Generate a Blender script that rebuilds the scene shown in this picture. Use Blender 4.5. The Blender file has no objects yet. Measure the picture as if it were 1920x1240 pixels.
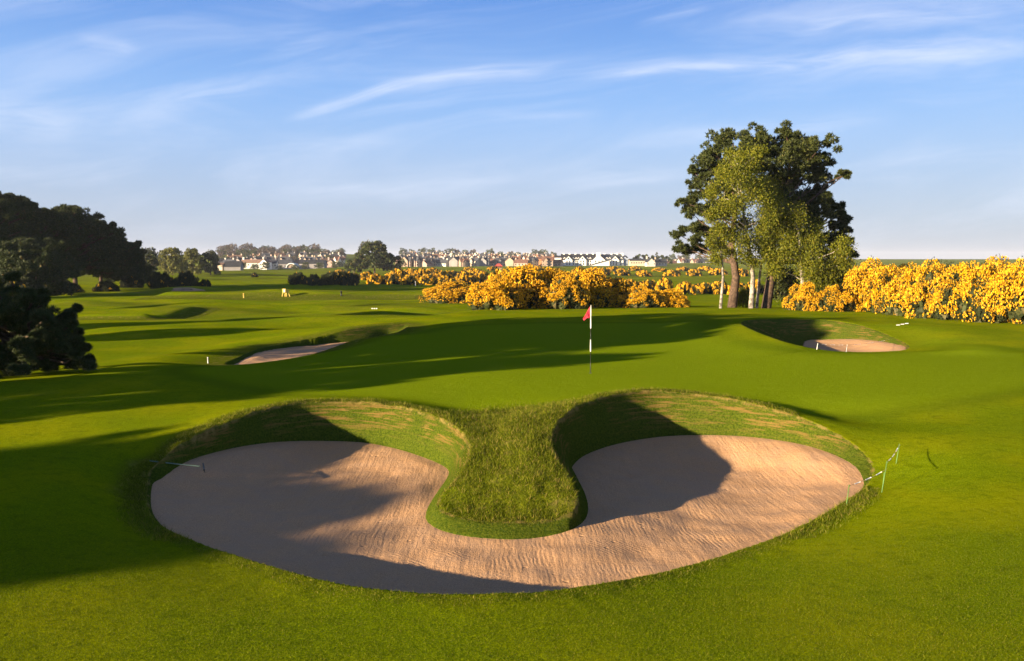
import bpy, math, random
import numpy as np

R = np.random.default_rng(7)
random.seed(7)
C = bpy.context.scene.collection
rad = math.radians

# ------------------------------------------------------------------ camera model
CZ, F, HOR = 3.8, 1507.0, 485.0
TH = math.atan((620 - HOR) / F)
ct, st = math.cos(TH), math.sin(TH)

def ray(px, py):
    a = (px - 960) / F
    b = (620 - py) / F
    return a, ct + b * st, -st + b * ct

def P(px, py, z):                       # where the sight line through a photo point meets height z
    dx, dy, dz = ray(px, py)
    t = (z - CZ) / dz
    return dx * t, dy * t

def PY(px, py, Y):                      # the same at forward distance Y
    dx, dy, dz = ray(px, py)
    t = Y / dy
    return dx * t, Y, CZ + dz * t

SUN_AZ, SUN_EL = rad(31), rad(11.5)     # shadows run 31 deg off +X

# ------------------------------------------------------------------ mesh helpers
def make_obj(name, V, Fs, mat=None, parent=None, smooth=False, attrs=None):
    me = bpy.data.meshes.new(name)
    V = np.asarray(V, dtype=np.float32)
    if not isinstance(Fs, list):
        Fs = [Fs]
    Fs = [np.asarray(f, dtype=np.int32) for f in Fs if len(f)]
    me.vertices.add(len(V))
    me.vertices.foreach_set('co', V.ravel())
    nl = sum(f.size for f in Fs)
    npoly = sum(len(f) for f in Fs)
    me.loops.add(nl)
    me.loops.foreach_set('vertex_index', np.concatenate([f.ravel() for f in Fs]))
    me.polygons.add(npoly)
    tot = np.concatenate([np.full(len(f), f.shape[1], dtype=np.int32) for f in Fs])
    start = np.concatenate([[0], np.cumsum(tot)[:-1]]).astype(np.int32)
    me.polygons.foreach_set('loop_start', start)
    me.polygons.foreach_set('loop_total', tot)
    for k, v in (attrs or {}).items():
        at = me.attributes.new(k, 'FLOAT', 'POINT')
        at.data.foreach_set('value', np.asarray(v, dtype=np.float32))
    me.update(calc_edges=True)
    me.polygons.foreach_set('use_smooth', np.full(npoly, bool(smooth)))
    if mat:
        me.materials.append(mat)
    o = bpy.data.objects.new(name, me)
    C.objects.link(o)
    if parent:
        o.parent = parent
    return o

class MB:
    """collects boxes, tubes, prisms and loose faces for ONE mesh object"""
    def __init__(s):
        s.v, s.f, s.n = [], {}, 0
    def add(s, V, Fc):
        V = np.asarray(V, float).reshape(-1, 3)
        Fc = np.asarray(Fc, int)
        s.v.append(V)
        s.f.setdefault(Fc.shape[1], []).append(Fc + s.n)
        s.n += len(V)
        return s
    def box(s, x0, x1, y0, y1, z0, z1):
        V = [(x0,y0,z0),(x1,y0,z0),(x1,y1,z0),(x0,y1,z0),(x0,y0,z1),(x1,y0,z1),(x1,y1,z1),(x0,y1,z1)]
        return s.add(V, [(0,3,2,1),(4,5,6,7),(0,1,5,4),(1,2,6,5),(2,3,7,6),(3,0,4,7)])
    def tube(s, pts, rr, k=7):
        pts = np.asarray(pts, float)
        n = len(pts)
        rr = np.broadcast_to(np.asarray(rr, float), (n,))
        V = []
        for i in range(n):
            d = pts[min(i+1, n-1)] - pts[max(i-1, 0)]
            d = d / (np.linalg.norm(d) + 1e-9)
            up = np.array([0,0,1.0]) if abs(d[2]) < .9 else np.array([1.0,0,0])
            a = np.cross(d, up); a /= np.linalg.norm(a)
            b = np.cross(d, a)
            for j in range(k):
                t = 2*math.pi*j/k
                V.append(pts[i] + rr[i]*(math.cos(t)*a + math.sin(t)*b))
        Fq = [(i*k+j, (i+1)*k+j, (i+1)*k+(j+1)%k, i*k+(j+1)%k) for i in range(n-1) for j in range(k)]
        s.add(V, Fq)
        m = len(V)
        V2 = [pts[0], pts[-1]]
        s.add(V2, np.zeros((0,3), int))
        base = s.n - 2 - m
        s.f.setdefault(3, []).append(np.array([(base+(j+1)%k, base+j, s.n-2) for j in range(k)] +
                                             [(base+(n-1)*k+j, base+(n-1)*k+(j+1)%k, s.n-1) for j in range(k)]))
        return s
    def gable(s, x0, x1, y0, y1, z0, z1, ax='x', t=.25, over=.4):
        """a pitched roof slab pair with ridge along ax"""
        if ax == 'x':
            ym = (y0+y1)/2
            pr = [(y0-over, z0), (ym, z1), (y1+over, z0), (y1+over, z0-t), (ym, z1-t), (y0-over, z0-t)]
            V = [(x0-over, p[0], p[1]) for p in pr] + [(x1+over, p[0], p[1]) for p in pr]
        else:
            xm = (x0+x1)/2
            pr = [(x0-over, z0), (xm, z1), (x1+over, z0), (x1+over, z0-t), (xm, z1-t), (x0-over, z0-t)]
            V = [(p[0], y0-over, p[1]) for p in pr] + [(p[0], y1+over, p[1]) for p in pr]
        s.add(V, [(0,1,7,6),(1,2,8,7),(2,3,9,8),(3,4,10,9),(4,5,11,10),(5,0,6,11),(0,5,4,1),(1,4,3,2),(6,7,10,11),(7,8,9,10)])
        return s
    def gwall(s, x0, x1, y0, y1, z0, ze, zr, ax='x'):
        """walls with gable ends, ridge along ax"""
        if ax == 'x':
            ym = (y0+y1)/2
            V = [(x0,y0,z0),(x1,y0,z0),(x1,y1,z0),(x0,y1,z0),(x0,y0,ze),(x1,y0,ze),(x1,y1,ze),(x0,y1,ze),(x0,ym,zr),(x1,ym,zr)]
            s.add(V, [(0,1,5,4),(2,3,7,6),(1,2,6,5),(3,0,4,7),(4,5,9,8),(6,7,8,9)])
            s.f.setdefault(3, []).append(np.array([(5,6,9),(7,4,8)]) + s.n - 10)
        else:
            xm = (x0+x1)/2
            V = [(x0,y0,z0),(x1,y0,z0),(x1,y1,z0),(x0,y1,z0),(x0,y0,ze),(x1,y0,ze),(x1,y1,ze),(x0,y1,ze),(xm,y0,zr),(xm,y1,zr)]
            s.add(V, [(0,1,5,4),(2,3,7,6),(1,2,6,5),(3,0,4,7),(5,6,9,8),(7,4,8,9)])
            s.f.setdefault(3, []).append(np.array([(4,5,8),(6,7,9)]) + s.n - 10)
        return s
    def build(s, name, mat, parent=None, smooth=False):
        V = np.concatenate(s.v)
        return make_obj(name, V, [np.concatenate(f) for k, f in s.f.items() if sum(map(len, f))], mat, parent, smooth)

def tag(o, label=None, cat=None, group=None, kind=None):
    if label: o['label'] = label
    if cat: o['category'] = cat
    if group: o['group'] = group
    if kind: o['kind'] = kind
    return o

def empty(name, loc, rz=0, label=None, cat=None, group=None, sc=1):
    o = bpy.data.objects.new(name, None)
    C.objects.link(o)
    o.location = loc
    o.rotation_euler = (0, 0, rz)
    o.scale = (sc, sc, sc) if not hasattr(sc, '__len__') else sc
    o.empty_display_size = .2
    return tag(o, label, cat, group)

def copy_tree(o, parent=None):
    c = o.copy()
    C.objects.link(c)
    c.parent = parent
    for ch in list(o.children):
        copy_tree(ch, c)
    return c

# ------------------------------------------------------------------ material helpers
def mat(name, col=(.5,.5,.5), rough=.8, spec=.3):
    m = bpy.data.materials.new(name)
    m.use_nodes = True
    b = m.node_tree.nodes['Principled BSDF']
    b.inputs['Base Color'].default_value = (*col, 1)
    b.inputs['Roughness'].default_value = rough
    b.inputs['Specular IOR Level'].default_value = spec
    return m

class NT:
    def __init__(s, tree): s.t = tree
    def n(s, typ, **kw):
        nd = s.t.nodes.new(typ)
        for k, v in kw.items():
            if k.startswith('i_'):
                key = k[2:]
                key = int(key) if key.isdigit() else key.replace('_', ' ')
                s.set(nd, key, v)
            else:
                setattr(nd, k, v)
        return nd
    def set(s, nd, key, v):
        if hasattr(v, 'is_linked') or hasattr(v, 'links'):
            s.t.links.new(v, nd.inputs[key])
        else:
            nd.inputs[key].default_value = v
    def m(s, op, a, b=None, c=None, clamp=False):
        nd = s.t.nodes.new('ShaderNodeMath'); nd.operation = op; nd.use_clamp = clamp
        for i, v in enumerate((a, b, c)):
            if v is not None: s.set(nd, i, v)
        return nd.outputs[0]
    def noise(s, vec, scale, detail=3, rough=.55, dist=0, dim='3D'):
        nd = s.n('ShaderNodeTexNoise', noise_dimensions=dim)
        s.t.links.new(vec, nd.inputs['Vector'])
        nd.inputs['Scale'].default_value = scale
        nd.inputs['Detail'].default_value = detail
        nd.inputs['Roughness'].default_value = rough
        nd.inputs['Distortion'].default_value = dist
        return nd.outputs['Fac']
    def ramp(s, fac, lo, hi, a=0.0, b=1.0):
        nd = s.t.nodes.new('ShaderNodeMapRange'); nd.interpolation_type = 'SMOOTHSTEP'
        s.set(nd, 'Value', fac); nd.inputs['From Min'].default_value = lo; nd.inputs['From Max'].default_value = hi
        s.set(nd, 'To Min', a); s.set(nd, 'To Max', b)
        return nd.outputs[0]
    def mix(s, fac, a, b, typ='MIX'):
        nd = s.t.nodes.new('ShaderNodeMix'); nd.data_type = 'RGBA'; nd.blend_type = typ
        s.set(nd, 0, fac)
        for i, v in ((6, a), (7, b)):
            if isinstance(v, tuple) and len(v) == 3: v = (*v, 1)
            s.set(nd, i, v)
        return nd.outputs[2]
    def scale(s, vec, sx, sy, sz, rz=0):
        nd = s.n('ShaderNodeMapping'); s.t.links.new(vec, nd.inputs['Vector'])
        nd.inputs['Scale'].default_value = (sx, sy, sz); nd.inputs['Rotation'].default_value = (0, 0, rz)
        return nd.outputs[0]
    def attr(s, name):
        return s.n('ShaderNodeAttribute', attribute_name=name).outputs['Fac']

def leafmat(name, c0, c1, c2=None, rough=.7, trans=0.0, spec=.25):
    """foliage whose colour varies from leaf to leaf through the 'tint' attribute"""
    m = mat(name, c0, rough, spec)
    nt = NT(m.node_tree)
    b = m.node_tree.nodes['Principled BSDF']
    t = nt.attr('tint')
    col = nt.mix(nt.ramp(t, 0, 1), c0, c1)
    if c2: col = nt.mix(nt.ramp(t, .8, 1), col, c2)
    m.node_tree.links.new(col, b.inputs['Base Color'])
    if trans:
        tr = nt.n('ShaderNodeBsdfTranslucent')
        m.node_tree.links.new(col, tr.inputs['Color'])
        mx = nt.n('ShaderNodeMixShader'); mx.inputs[0].default_value = trans
        m.node_tree.links.new(b.outputs[0], mx.inputs[1]); m.node_tree.links.new(tr.outputs[0], mx.inputs[2])
        m.node_tree.links.new(mx.outputs[0], m.node_tree.nodes['Material Output'].inputs['Surface'])
    return m

def wallmat(name, col, sc=.6, amt=.25, rough=.85):
    m = mat(name, col, rough)
    nt = NT(m.node_tree)
    tc = nt.n('ShaderNodeTexCoord').outputs['Object']
    f = nt.noise(tc, sc, 4)
    dark = tuple(c*(1-amt) for c in col); lite = tuple(min(1, c*(1+amt*.6)) for c in col)
    m.node_tree.links.new(nt.mix(nt.ramp(f, .3, .7), dark, lite), m.node_tree.nodes['Principled BSDF'].inputs['Base Color'])
    return m

# ------------------------------------------------------------------ terrain
def vn(x, y, s, seed):
    """smooth value noise, 0..1"""
    g = np.random.default_rng(seed).random((257, 257))
    u = x / s + 1000.3; v = y / s + 1000.7
    iu = np.floor(u).astype(int); iv = np.floor(v).astype(int)
    fu = u - iu; fv = v - iv
    fu = fu*fu*fu*(fu*(fu*6-15)+10); fv = fv*fv*fv*(fv*(fv*6-15)+10)
    a = g[iu % 257, iv % 257]; b = g[(iu+1) % 257, iv % 257]
    c = g[iu % 257, (iv+1) % 257]; d = g[(iu+1) % 257, (iv+1) % 257]
    return (a*(1-fu)+b*fu)*(1-fv) + (c*(1-fu)+d*fu)*fv

def sms(t):
    t = np.clip(t, 0, 1)
    return t*t*(3-2*t)

YR = np.array([-60,0,8,14,19,24,30,45,57,64,72,90,130,250,500,780,950,1150,1350,2500,6000.])
ZR = np.array([-.6,-.55,-.5,-.42,-.15,-.02,0,.05,.12,.1,-.5,-1.5,-2.1,-3,-4,-4,-2.5,.5,2,2,-20])
YL = np.array([-60,0,10,20,28,36,48,64,100,160,250,500,780,950,1150,1350,2500,6000.])
ZL = np.array([-.7,-.6,-.5,-.3,-.3,-.6,-1.0,-1.25,-1.6,-2.0,-3,-4,-4,-1.5,5,8,8,-20])

def prof(y, Y, Z):
    r = 0
    for k in (-.12, -.08, -.04, 0, .04, .08, .12):
        r = r + np.interp(y*(1+k) + k*14, Y, Z)
    return r / 7

def seg_d(x, y, x0, y0, x1, y1):
    dx, dy = x1-x0, y1-y0
    t = np.clip(((x-x0)*dx + (y-y0)*dy) / (dx*dx+dy*dy), 0, 1)
    return np.hypot(x-x0-t*dx, y-y0-t*dy), t

def plat(x, y, x0, x1, y0, y1, h, w=1.2, slant=0.0):
    yy = y - slant*(x-x0)
    return h*sms((x-x0)/w+.5)*sms((x1-x)/w+.5)*sms((yy-y0)/w+.5)*sms((y1-yy)/(w*4)+.5)

MOUNDS = []   # (x, y, rx, ry, rot, h)
def mound_px(px, py, z, rx, ry, h, rot=0):
    x, y = P(px, py, z); MOUNDS.append((x, y, rx, ry, rot, h))
mound_px(700, 590, -1.1, 6, 3, .35)
mound_px(560, 600, -.9, 9, 3, .35, .3)
mound_px(300, 625, -.8, 7, 2.6, .3, .3)
mound_px(345, 545, -1.8, 7, 6, .9)
mound_px(200, 640, -.7, 7, 2.0, .25, .3)
mound_px(480, 578, -1.3, 12, 4, .45, .2)
mound_px(760, 580, -1.3, 5, 3, .4)
mound_px(1250, 640, 0, 7, 3.5, .12, .5)
mound_px(1330, 600, 0.1, 7, 5, .12, .5)
mound_px(1830, 668, -.1, 1.6, .8, .16, .2)
mound_px(1700, 620, 0, 4, 4, .22)
mound_px(1340, 612, 0.1, 5, 3, .25, .8)
mound_px(1180, 620, 0, 8, 3, -.12, .4)
MOUNDS.append((4.5, 117, 15, 9, 0, 1.5))
mound_px(1540, 772, -.1, 3.6, 1.5, -.22)
mound_px(840, 768, -.1, 2.6, 1.2, -.14)
mound_px(470, 700, -.6, 8, 3.5, -.3)
TEE = (-47, -29.5, 65, 76)
TEE2 = (-48, -8, 108, 128)

def base(x, y):
    zr = prof(y, YR, ZR); zl = prof(y, YL, ZL)
    xl = -17 + (y-28)*.34
    s = sms((x - xl)/9 + .5)
    s = np.where(y > 75, s*sms((95-y)/20) + sms((x-(-y*.18))/(y*.14+1)+.5)*(1-sms((95-y)/20)), s)
    z = zl*(1-s) + zr*s
    # undulating fairways left of the plateau and gentle rolls on it
    und = (1-s)*sms((y-26)/20)*sms((400-y)/200)
    z = z + und*((vn(x+y*.35, y*2.2, 15, 1)-.5)*.75 + (vn(x, y*1.6, 6, 2)-.5)*.26)
    z = z + (vn(x, y, 9, 3)-.5)*.14*sms((y-17)/8) + (vn(x, y, 2.5, 4)-.5)*.03
    z = z + sms((y-80)/60)*sms((900-y)/300)*(vn(x, y, 40, 5)-.5)*1.6*sms((y-80)/200)
    z = z - sms((x-36)/60)*sms((y)/40)*sms((200-y)/100)*.5
    for (mx, my, rx, ry, ro, h) in MOUNDS:
        c, s2 = math.cos(ro), math.sin(ro)
        u = ((x-mx)*c + (y-my)*s2)/rx; v = (-(x-mx)*s2 + (y-my)*c)/ry
        z = z + h*np.exp(-(u*u+v*v)*1.2)
    z = z + plat(x, y, *TEE, .45, 1.4) + plat(x, y, *TEE2, .6, 2.0, .1)
    # far hills of the town
    z = z + 5.5*np.exp(-((x+330)/230)**2)*sms((y-820)/300) + 2*np.exp(-((x+60)/120)**2)*sms((y-820)/300)
    return z

def catmull(pts, spacing):
    pts = np.asarray(pts, float); n = len(pts); out = []
    for i in range(n):
        p0, p1, p2, p3 = pts[i-1], pts[i], pts[(i+1) % n], pts[(i+2) % n]
        k = max(2, int(np.linalg.norm(p2[:2]-p1[:2])/spacing))
        for j in range(k):
            t = j/k
            out.append(.5*((2*p1)+(-p0+p2)*t+(2*p0-5*p1+4*p2-p3)*t*t+(-p0+3*p1-3*p2+p3)*t**3))
    return np.array(out)

def poly_info(X, Y, poly, need_z=True):
    """distance to closed polyline, inside flag, z blended from the nearest outline points"""
    n = len(X); D = np.empty(n); Z = np.empty(n); IN = np.zeros(n, bool)
    A = poly[:, :2]; B = np.roll(A, -1, 0); zz = poly[:, 2]; dv = B-A; L2 = (dv**2).sum(1)+1e-12
    for s in range(0, n, 20000):
        x = X[s:s+20000, None]; y = Y[s:s+20000, None]
        t = np.clip(((x-A[:,0])*dv[:,0]+(y-A[:,1])*dv[:,1])/L2, 0, 1)
        d2 = (x-A[:,0]-t*dv[:,0])**2 + (y-A[:,1]-t*dv[:,1])**2
        D[s:s+20000] = np.sqrt(d2.min(1))
        w = 1/(d2+.01)**2
        zseg = zz + t*(np.roll(zz, -1)-zz)
        Z[s:s+20000] = (w*zseg).sum(1)/w.sum(1)
        c = ((A[:,1] > y) != (B[:,1] > y)) & (x < (B[:,0]-A[:,0])*(y-A[:,1])/(B[:,1]-A[:,1]+1e-12)+A[:,0])
        IN[s:s+20000] = c.sum(1) % 2 == 1
    return D, Z, IN

class Bunker:
    def __init__(s, rim, sand, zc, w, spacing=.22, dish=1.3):
        rw = [(*P(px, py, z), z) for px, py, z in rim]
        cen = np.mean(np.array(rw)[:, :2], 0)
        sw = []
        for it in sand:
            if it[0] == 'r':
                _, i, off, z = it
                p = np.array(rw[i][:2]); q = np.array(rw[(i+1) % len(rw)][:2]) - np.array(rw[i-1][:2])
                nrm = np.array([-q[1], q[0]]); nrm /= np.linalg.norm(nrm)
                sw.append((*(p + s.sgn(rw)*nrm*off), z))
            else:
                sw.append((*P(*it), it[2]))
        s.rim = catmull(rw, spacing); s.sand = catmull(sw, spacing)
        s.zc, s.w, s.dish = zc, w, dish
        s.bb = (s.rim[:,0].min(), s.rim[:,0].max(), s.rim[:,1].min(), s.rim[:,1].max())
    def sgn(s, rw):
        a = np.array(rw)[:, :2]; b = np.roll(a, -1, 0)
        return 1 if (a[:,0]*b[:,1]-b[:,0]*a[:,1]).sum() > 0 else -1
    def mask(s, x, y, m):
        return (x > s.bb[0]-m) & (x < s.bb[1]+m) & (y > s.bb[2]-m) & (y < s.bb[3]+m)
    def sandz(s, d, zi, inside, x, y):
        g = np.exp(-(d/s.dish)**2)
        z = np.where(inside, zi*g + s.zc*(1-g), zi)
        return z + np.where(inside, 1, 0)*sms(d/.5)*((vn(x, y, 1.3, 21)-.5)*.10 + (vn(x, y, .45, 22)-.5)*.035)
    def apply(s, x, y, z):
        """x,y,z flat arrays -> new z, wall factor, closeness to the rim"""
        wall = np.zeros(len(x)); lip = np.zeros(len(x))
        m = np.nonzero(s.mask(x, y, s.w*2.6))[0]
        xx, yy = x[m], y[m]
        dr, zr, inr = poly_info(xx, yy, s.rim)
        zz = z[m].copy()
        out = ~inr
        f = np.exp(-(dr/s.w)**2)
        zz[out] = (zz*(1-f) + zr*f)[out]
        lip[m] = np.where(out, np.exp(-(dr/s.w)**2*1.3), 1)
        k = np.nonzero(inr)[0]
        ds, zs, ins = poly_info(xx[k], yy[k], s.sand)
        sz = s.sandz(ds, zs, ins, xx[k], yy[k])
        t = ds/(ds+dr[k]+1e-6)
        face = zs + (zr[k]-zs)*(t**.9)
        zk = np.where(ins, sz - np.minimum(.3, ds*1.6), face)
        zz[k] = zk
        w = np.zeros(len(xx)); w[k] = np.where(ins, 1, .15+.85*np.clip((1-t)*5, 0, 1))
        wall[m] = w
        z = z.copy(); z[m] = zz
        return z, wall, lip

RIM = [(278,905,-.78),(284,880,-.62),(304,860,-.42),(340,834,-.22),(400,803,-.08),(470,775,.02),(540,758,.08),(600,752,.1),(660,752,.1),
 (720,757,.08),(780,769,.04),(830,786,0),(862,808,-.05),(880,833,-.13),(876,862,-.25),(856,895,-.42),(832,922,-.6),(822,942,-.7),(832,958,-.75),
 (865,970,-.78),(910,976,-.79),(960,979,-.79),(1010,978,-.78),(1050,970,-.74),(1075,956,-.64),(1083,933,-.5),(1073,905,-.36),(1056,875,-.2),(1040,850,-.06),
 (1032,825,.06),(1042,795,.14),(1070,768,.21),(1110,750,.25),(1160,738,.28),(1220,732,.29),(1290,736,.26),(1360,746,.2),
 (1430,761,.1),(1500,782,-.03),(1560,808,-.18),(1604,836,-.33),(1632,866,-.52),(1636,888,-.64),(1622,912,-.72),(1560,954,-.72),(1480,996,-.7),(1380,1033,-.66),
 (1280,1062,-.6),(1180,1084,-.52),(1060,1103,-.46),(940,1112,-.43),(820,1112,-.43),(700,1103,-.45),(600,1086,-.5),(500,1058,-.58),
 (420,1033,-.66),(350,1008,-.74),(300,982,-.8),(278,950,-.82)]
SAND = [('r',0,.08,-.84),(302,898,-.76),(345,868,-.60),(390,852,-.60),(450,838,-.65),(520,829,-.73),(600,827,-.84),(680,830,-.86),(740,841,-.88),(795,858,-.91),(830,873,-.93),(842,884,-.95),
 (836,902,-.97),(815,930,-.98),(799,960,-.98),(802,980,-.98),(830,996,-.98),(880,1007,-.98),(960,1012,-.98),(1020,1007,-.98),(1070,994,-.93),(1098,972,-.95),
 (1102,945,-1.0),(1092,915,-.99),(1078,893,-.97),(1072,876,-.95),(1100,852,-.92),(1160,832,-.87),(1240,819,-.81),(1320,816,-.72),(1400,819,-.68),(1480,829,-.62),(1540,844,-.61),(1590,866,-.62),
 (1612,886,-.7),('r',43,.06,-.82),('r',44,.07,-.86),('r',45,.08,-.9),('r',46,.1,-.95),('r',47,.12,-.98),('r',48,.14,-1.02),('r',49,.16,-1.04),('r',50,.16,-1.05),
 ('r',51,.16,-1.05),('r',52,.16,-1.05),('r',53,.14,-1.04),('r',54,.12,-1.0),('r',55,.1,-.97),('r',56,.08,-.93),('r',57,.07,-.9),('r',58,.06,-.88)]
B1 = Bunker(RIM, SAND, -1.08, 1.35)
# right-hand bunker behind
B2 = Bunker([(1388,606,.42),(1400,600,.38),(1440,598,.33),(1500,598,.32),(1560,601,.28),(1610,609,.15),(1650,622,-.06),(1690,640,-.24),(1704,650,-.32),(1690,657,-.3),(1620,660,-.25),
  (1560,658,-.12),(1520,652,.04),(1480,643,.2),(1440,630,.32),(1405,616,.4)],
 [(1508,641,-.78),(1545,637,-.74),(1600,636,-.58),(1650,640,-.48),(1690,648,-.4),('r',8,.1,-.42),('r',9,.1,-.5),('r',10,.15,-.75),('r',11,.2,-.82),('r',12,.3,-.82),('r',12,1.0,-.82)], -.82, 2.2, .3)
# left-hand bunker behind
B3 = Bunker([(422,681,-.72),(455,667,-.72),(485,654,-.68),(543,643,-.58),(610,630,-.38),(652,618,-.13),(693,612,-.04),(743,608,0),(766,609,-.04),(747,622,-.15),
  (714,629,-.3),(660,639,-.5),(643,645,-.6),(593,662,-.7),(527,675,-.75),(443,684,-.76)],
 [(448,679,-.82),(470,667,-.82),(497,658,-.82),(545,651,-.82),(593,646,-.82),(643,642,-.76),(690,637,-.70),(735,630,-.6),('r',9,.2,-.7),('r',10,.3,-.8),
  ('r',11,.3,-.85),('r',12,.3,-.86),('r',13,.2,-.86),('r',14,.15,-.86),('r',15,.12,-.85)], -.9, 2.6, .3)
BUNKERS = [B1, B2, B3]

def grow(a, step, ratio, end):
    out = [a]
    while out[-1] < end:
        out.append(out[-1]+step); step *= ratio
    return out[1:]
xc = np.arange(-9.2, 9.8, .038)
xr = grow(xc[-1], .04, 1.03, 12) ; st_ = xr[-1]-xr[-2]
xr = xr + grow(xr[-1], min(st_, .11), 1.0, 34); xr = xr + grow(xr[-1], .12, 1.035, 6500)
xl_ = grow(-xc[0], .04, 1.03, 11.5); xl_ = xl_ + grow(xl_[-1], .12, 1.0, 20); xl_ = xl_ + grow(xl_[-1], .16, 1.03, 6500)
XS = np.concatenate([-np.array(xl_)[::-1], xc, xr])
ya = np.arange(8.4, 24.5, .042)
yb = grow(ya[-1], .045, 1.006, 50); yb = yb + grow(yb[-1], min(.2, yb[-1]-yb[-2]), 1.012, 7000)
yn = grow(-ya[0], .05, 1.06, 60)
YS = np.concatenate([-np.array(yn)[::-1], ya, yb])
GX, GY = np.meshgrid(XS, YS)
nx, ny = len(XS), len(YS)
gx, gy = GX.ravel(), GY.ravel()
gzv = base(gx, gy)
# the tongue of turf between the two lobes is domed
d_, t_ = seg_d(gx, gy, .1, 19.6, .25, 14.6)
gzv = gzv + .60*np.exp(-(d_/.62)**2)*(1-.7*t_)*(.08+.92*sms(t_/.38))
wallv = np.zeros(len(gx)); lipv = np.zeros(len(gx))
for b in BUNKERS:
    gzv, w_, l_ = b.apply(gx, gy, gzv)
    wallv = np.maximum(wallv, w_); lipv = np.maximum(lipv, l_)
d_, t_ = seg_d(gx, gy, .1, 19.9, .2, 14.6)
tongue = np.exp(-(d_/1.35)**4)
roughv = np.clip(np.maximum(tongue*1.0, np.clip(lipv*2-1, 0, 1)*np.where((gy < 15) | (gx > 7), .22, .75)*(1-wallv)), 0, 1)
# unmown banks around the tees and in the far roughs
xl2 = -17 + (gy-28)*.34
far_r = sms((gy-48)/20)*sms((xl2+2-gx)/6)*sms((vn(gx, gy*3, 11, 31)-.45)/.16)
pl1 = plat(gx, gy, TEE[0]-1.5, TEE[1]+1.5, TEE[2]-1.5, TEE[3]+1, 1, 1.0) - plat(gx, gy, *TEE, 1, .6)
pl2 = plat(gx, gy, TEE2[0]-2, TEE2[1]+2, TEE2[2]-3.5, TEE2[3]+1, 1, 1.4, .1) - plat(gx, gy, *TEE2, 1, .8, .1)
roughv = np.maximum(roughv, np.clip(far_r*.45+pl1+pl2, 0, 1))
roughv = np.maximum(roughv, sms((gy-120)/200)*(.15+.4*sms((vn(gx, gy*2, 30, 33)-.4)/.2)))
# putting surface
gr = ((gx-4)/17)**2 + ((gy-33)/13)**2
greenv = sms((1.15-gr)/.3)*(1-lipv)
gzv = gzv + roughv*(1-wallv)*np.where(gy < 25, (vn(gx, gy, .16, 41)-.5)*.05 + (vn(gx, gy, .45, 42)-.5)*.08, 0)
GZ = gzv.reshape(ny, nx)

def gz(x, y):
    x = np.asarray(x, float); y = np.asarray(y, float)
    i = np.clip(np.searchsorted(XS, x)-1, 0, nx-2); j = np.clip(np.searchsorted(YS, y)-1, 0, ny-2)
    fx = (x-XS[i])/(XS[i+1]-XS[i]); fy = (y-YS[j])/(YS[j+1]-YS[j])
    return (GZ[j,i]*(1-fx)+GZ[j,i+1]*fx)*(1-fy) + (GZ[j+1,i]*(1-fx)+GZ[j+1,i+1]*fx)*fy

def hit(px, py, z0=-1):
    """point of the ground seen at a photo position (marches along the sight line)"""
    dx, dy, dz = ray(px, py)
    ts = np.geomspace(7, 1500, 4000)/dy
    x, y, z = dx*ts, dy*ts, CZ+dz*ts
    b = np.nonzero(gz(x, y) > z)[0]
    k = b[0] if len(b) else len(ts)-1
    return float(x[k]), float(y[k]), float(gz(x[k], y[k]))

def G(x, y):
    return (x, y, float(gz(x, y)))

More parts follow.
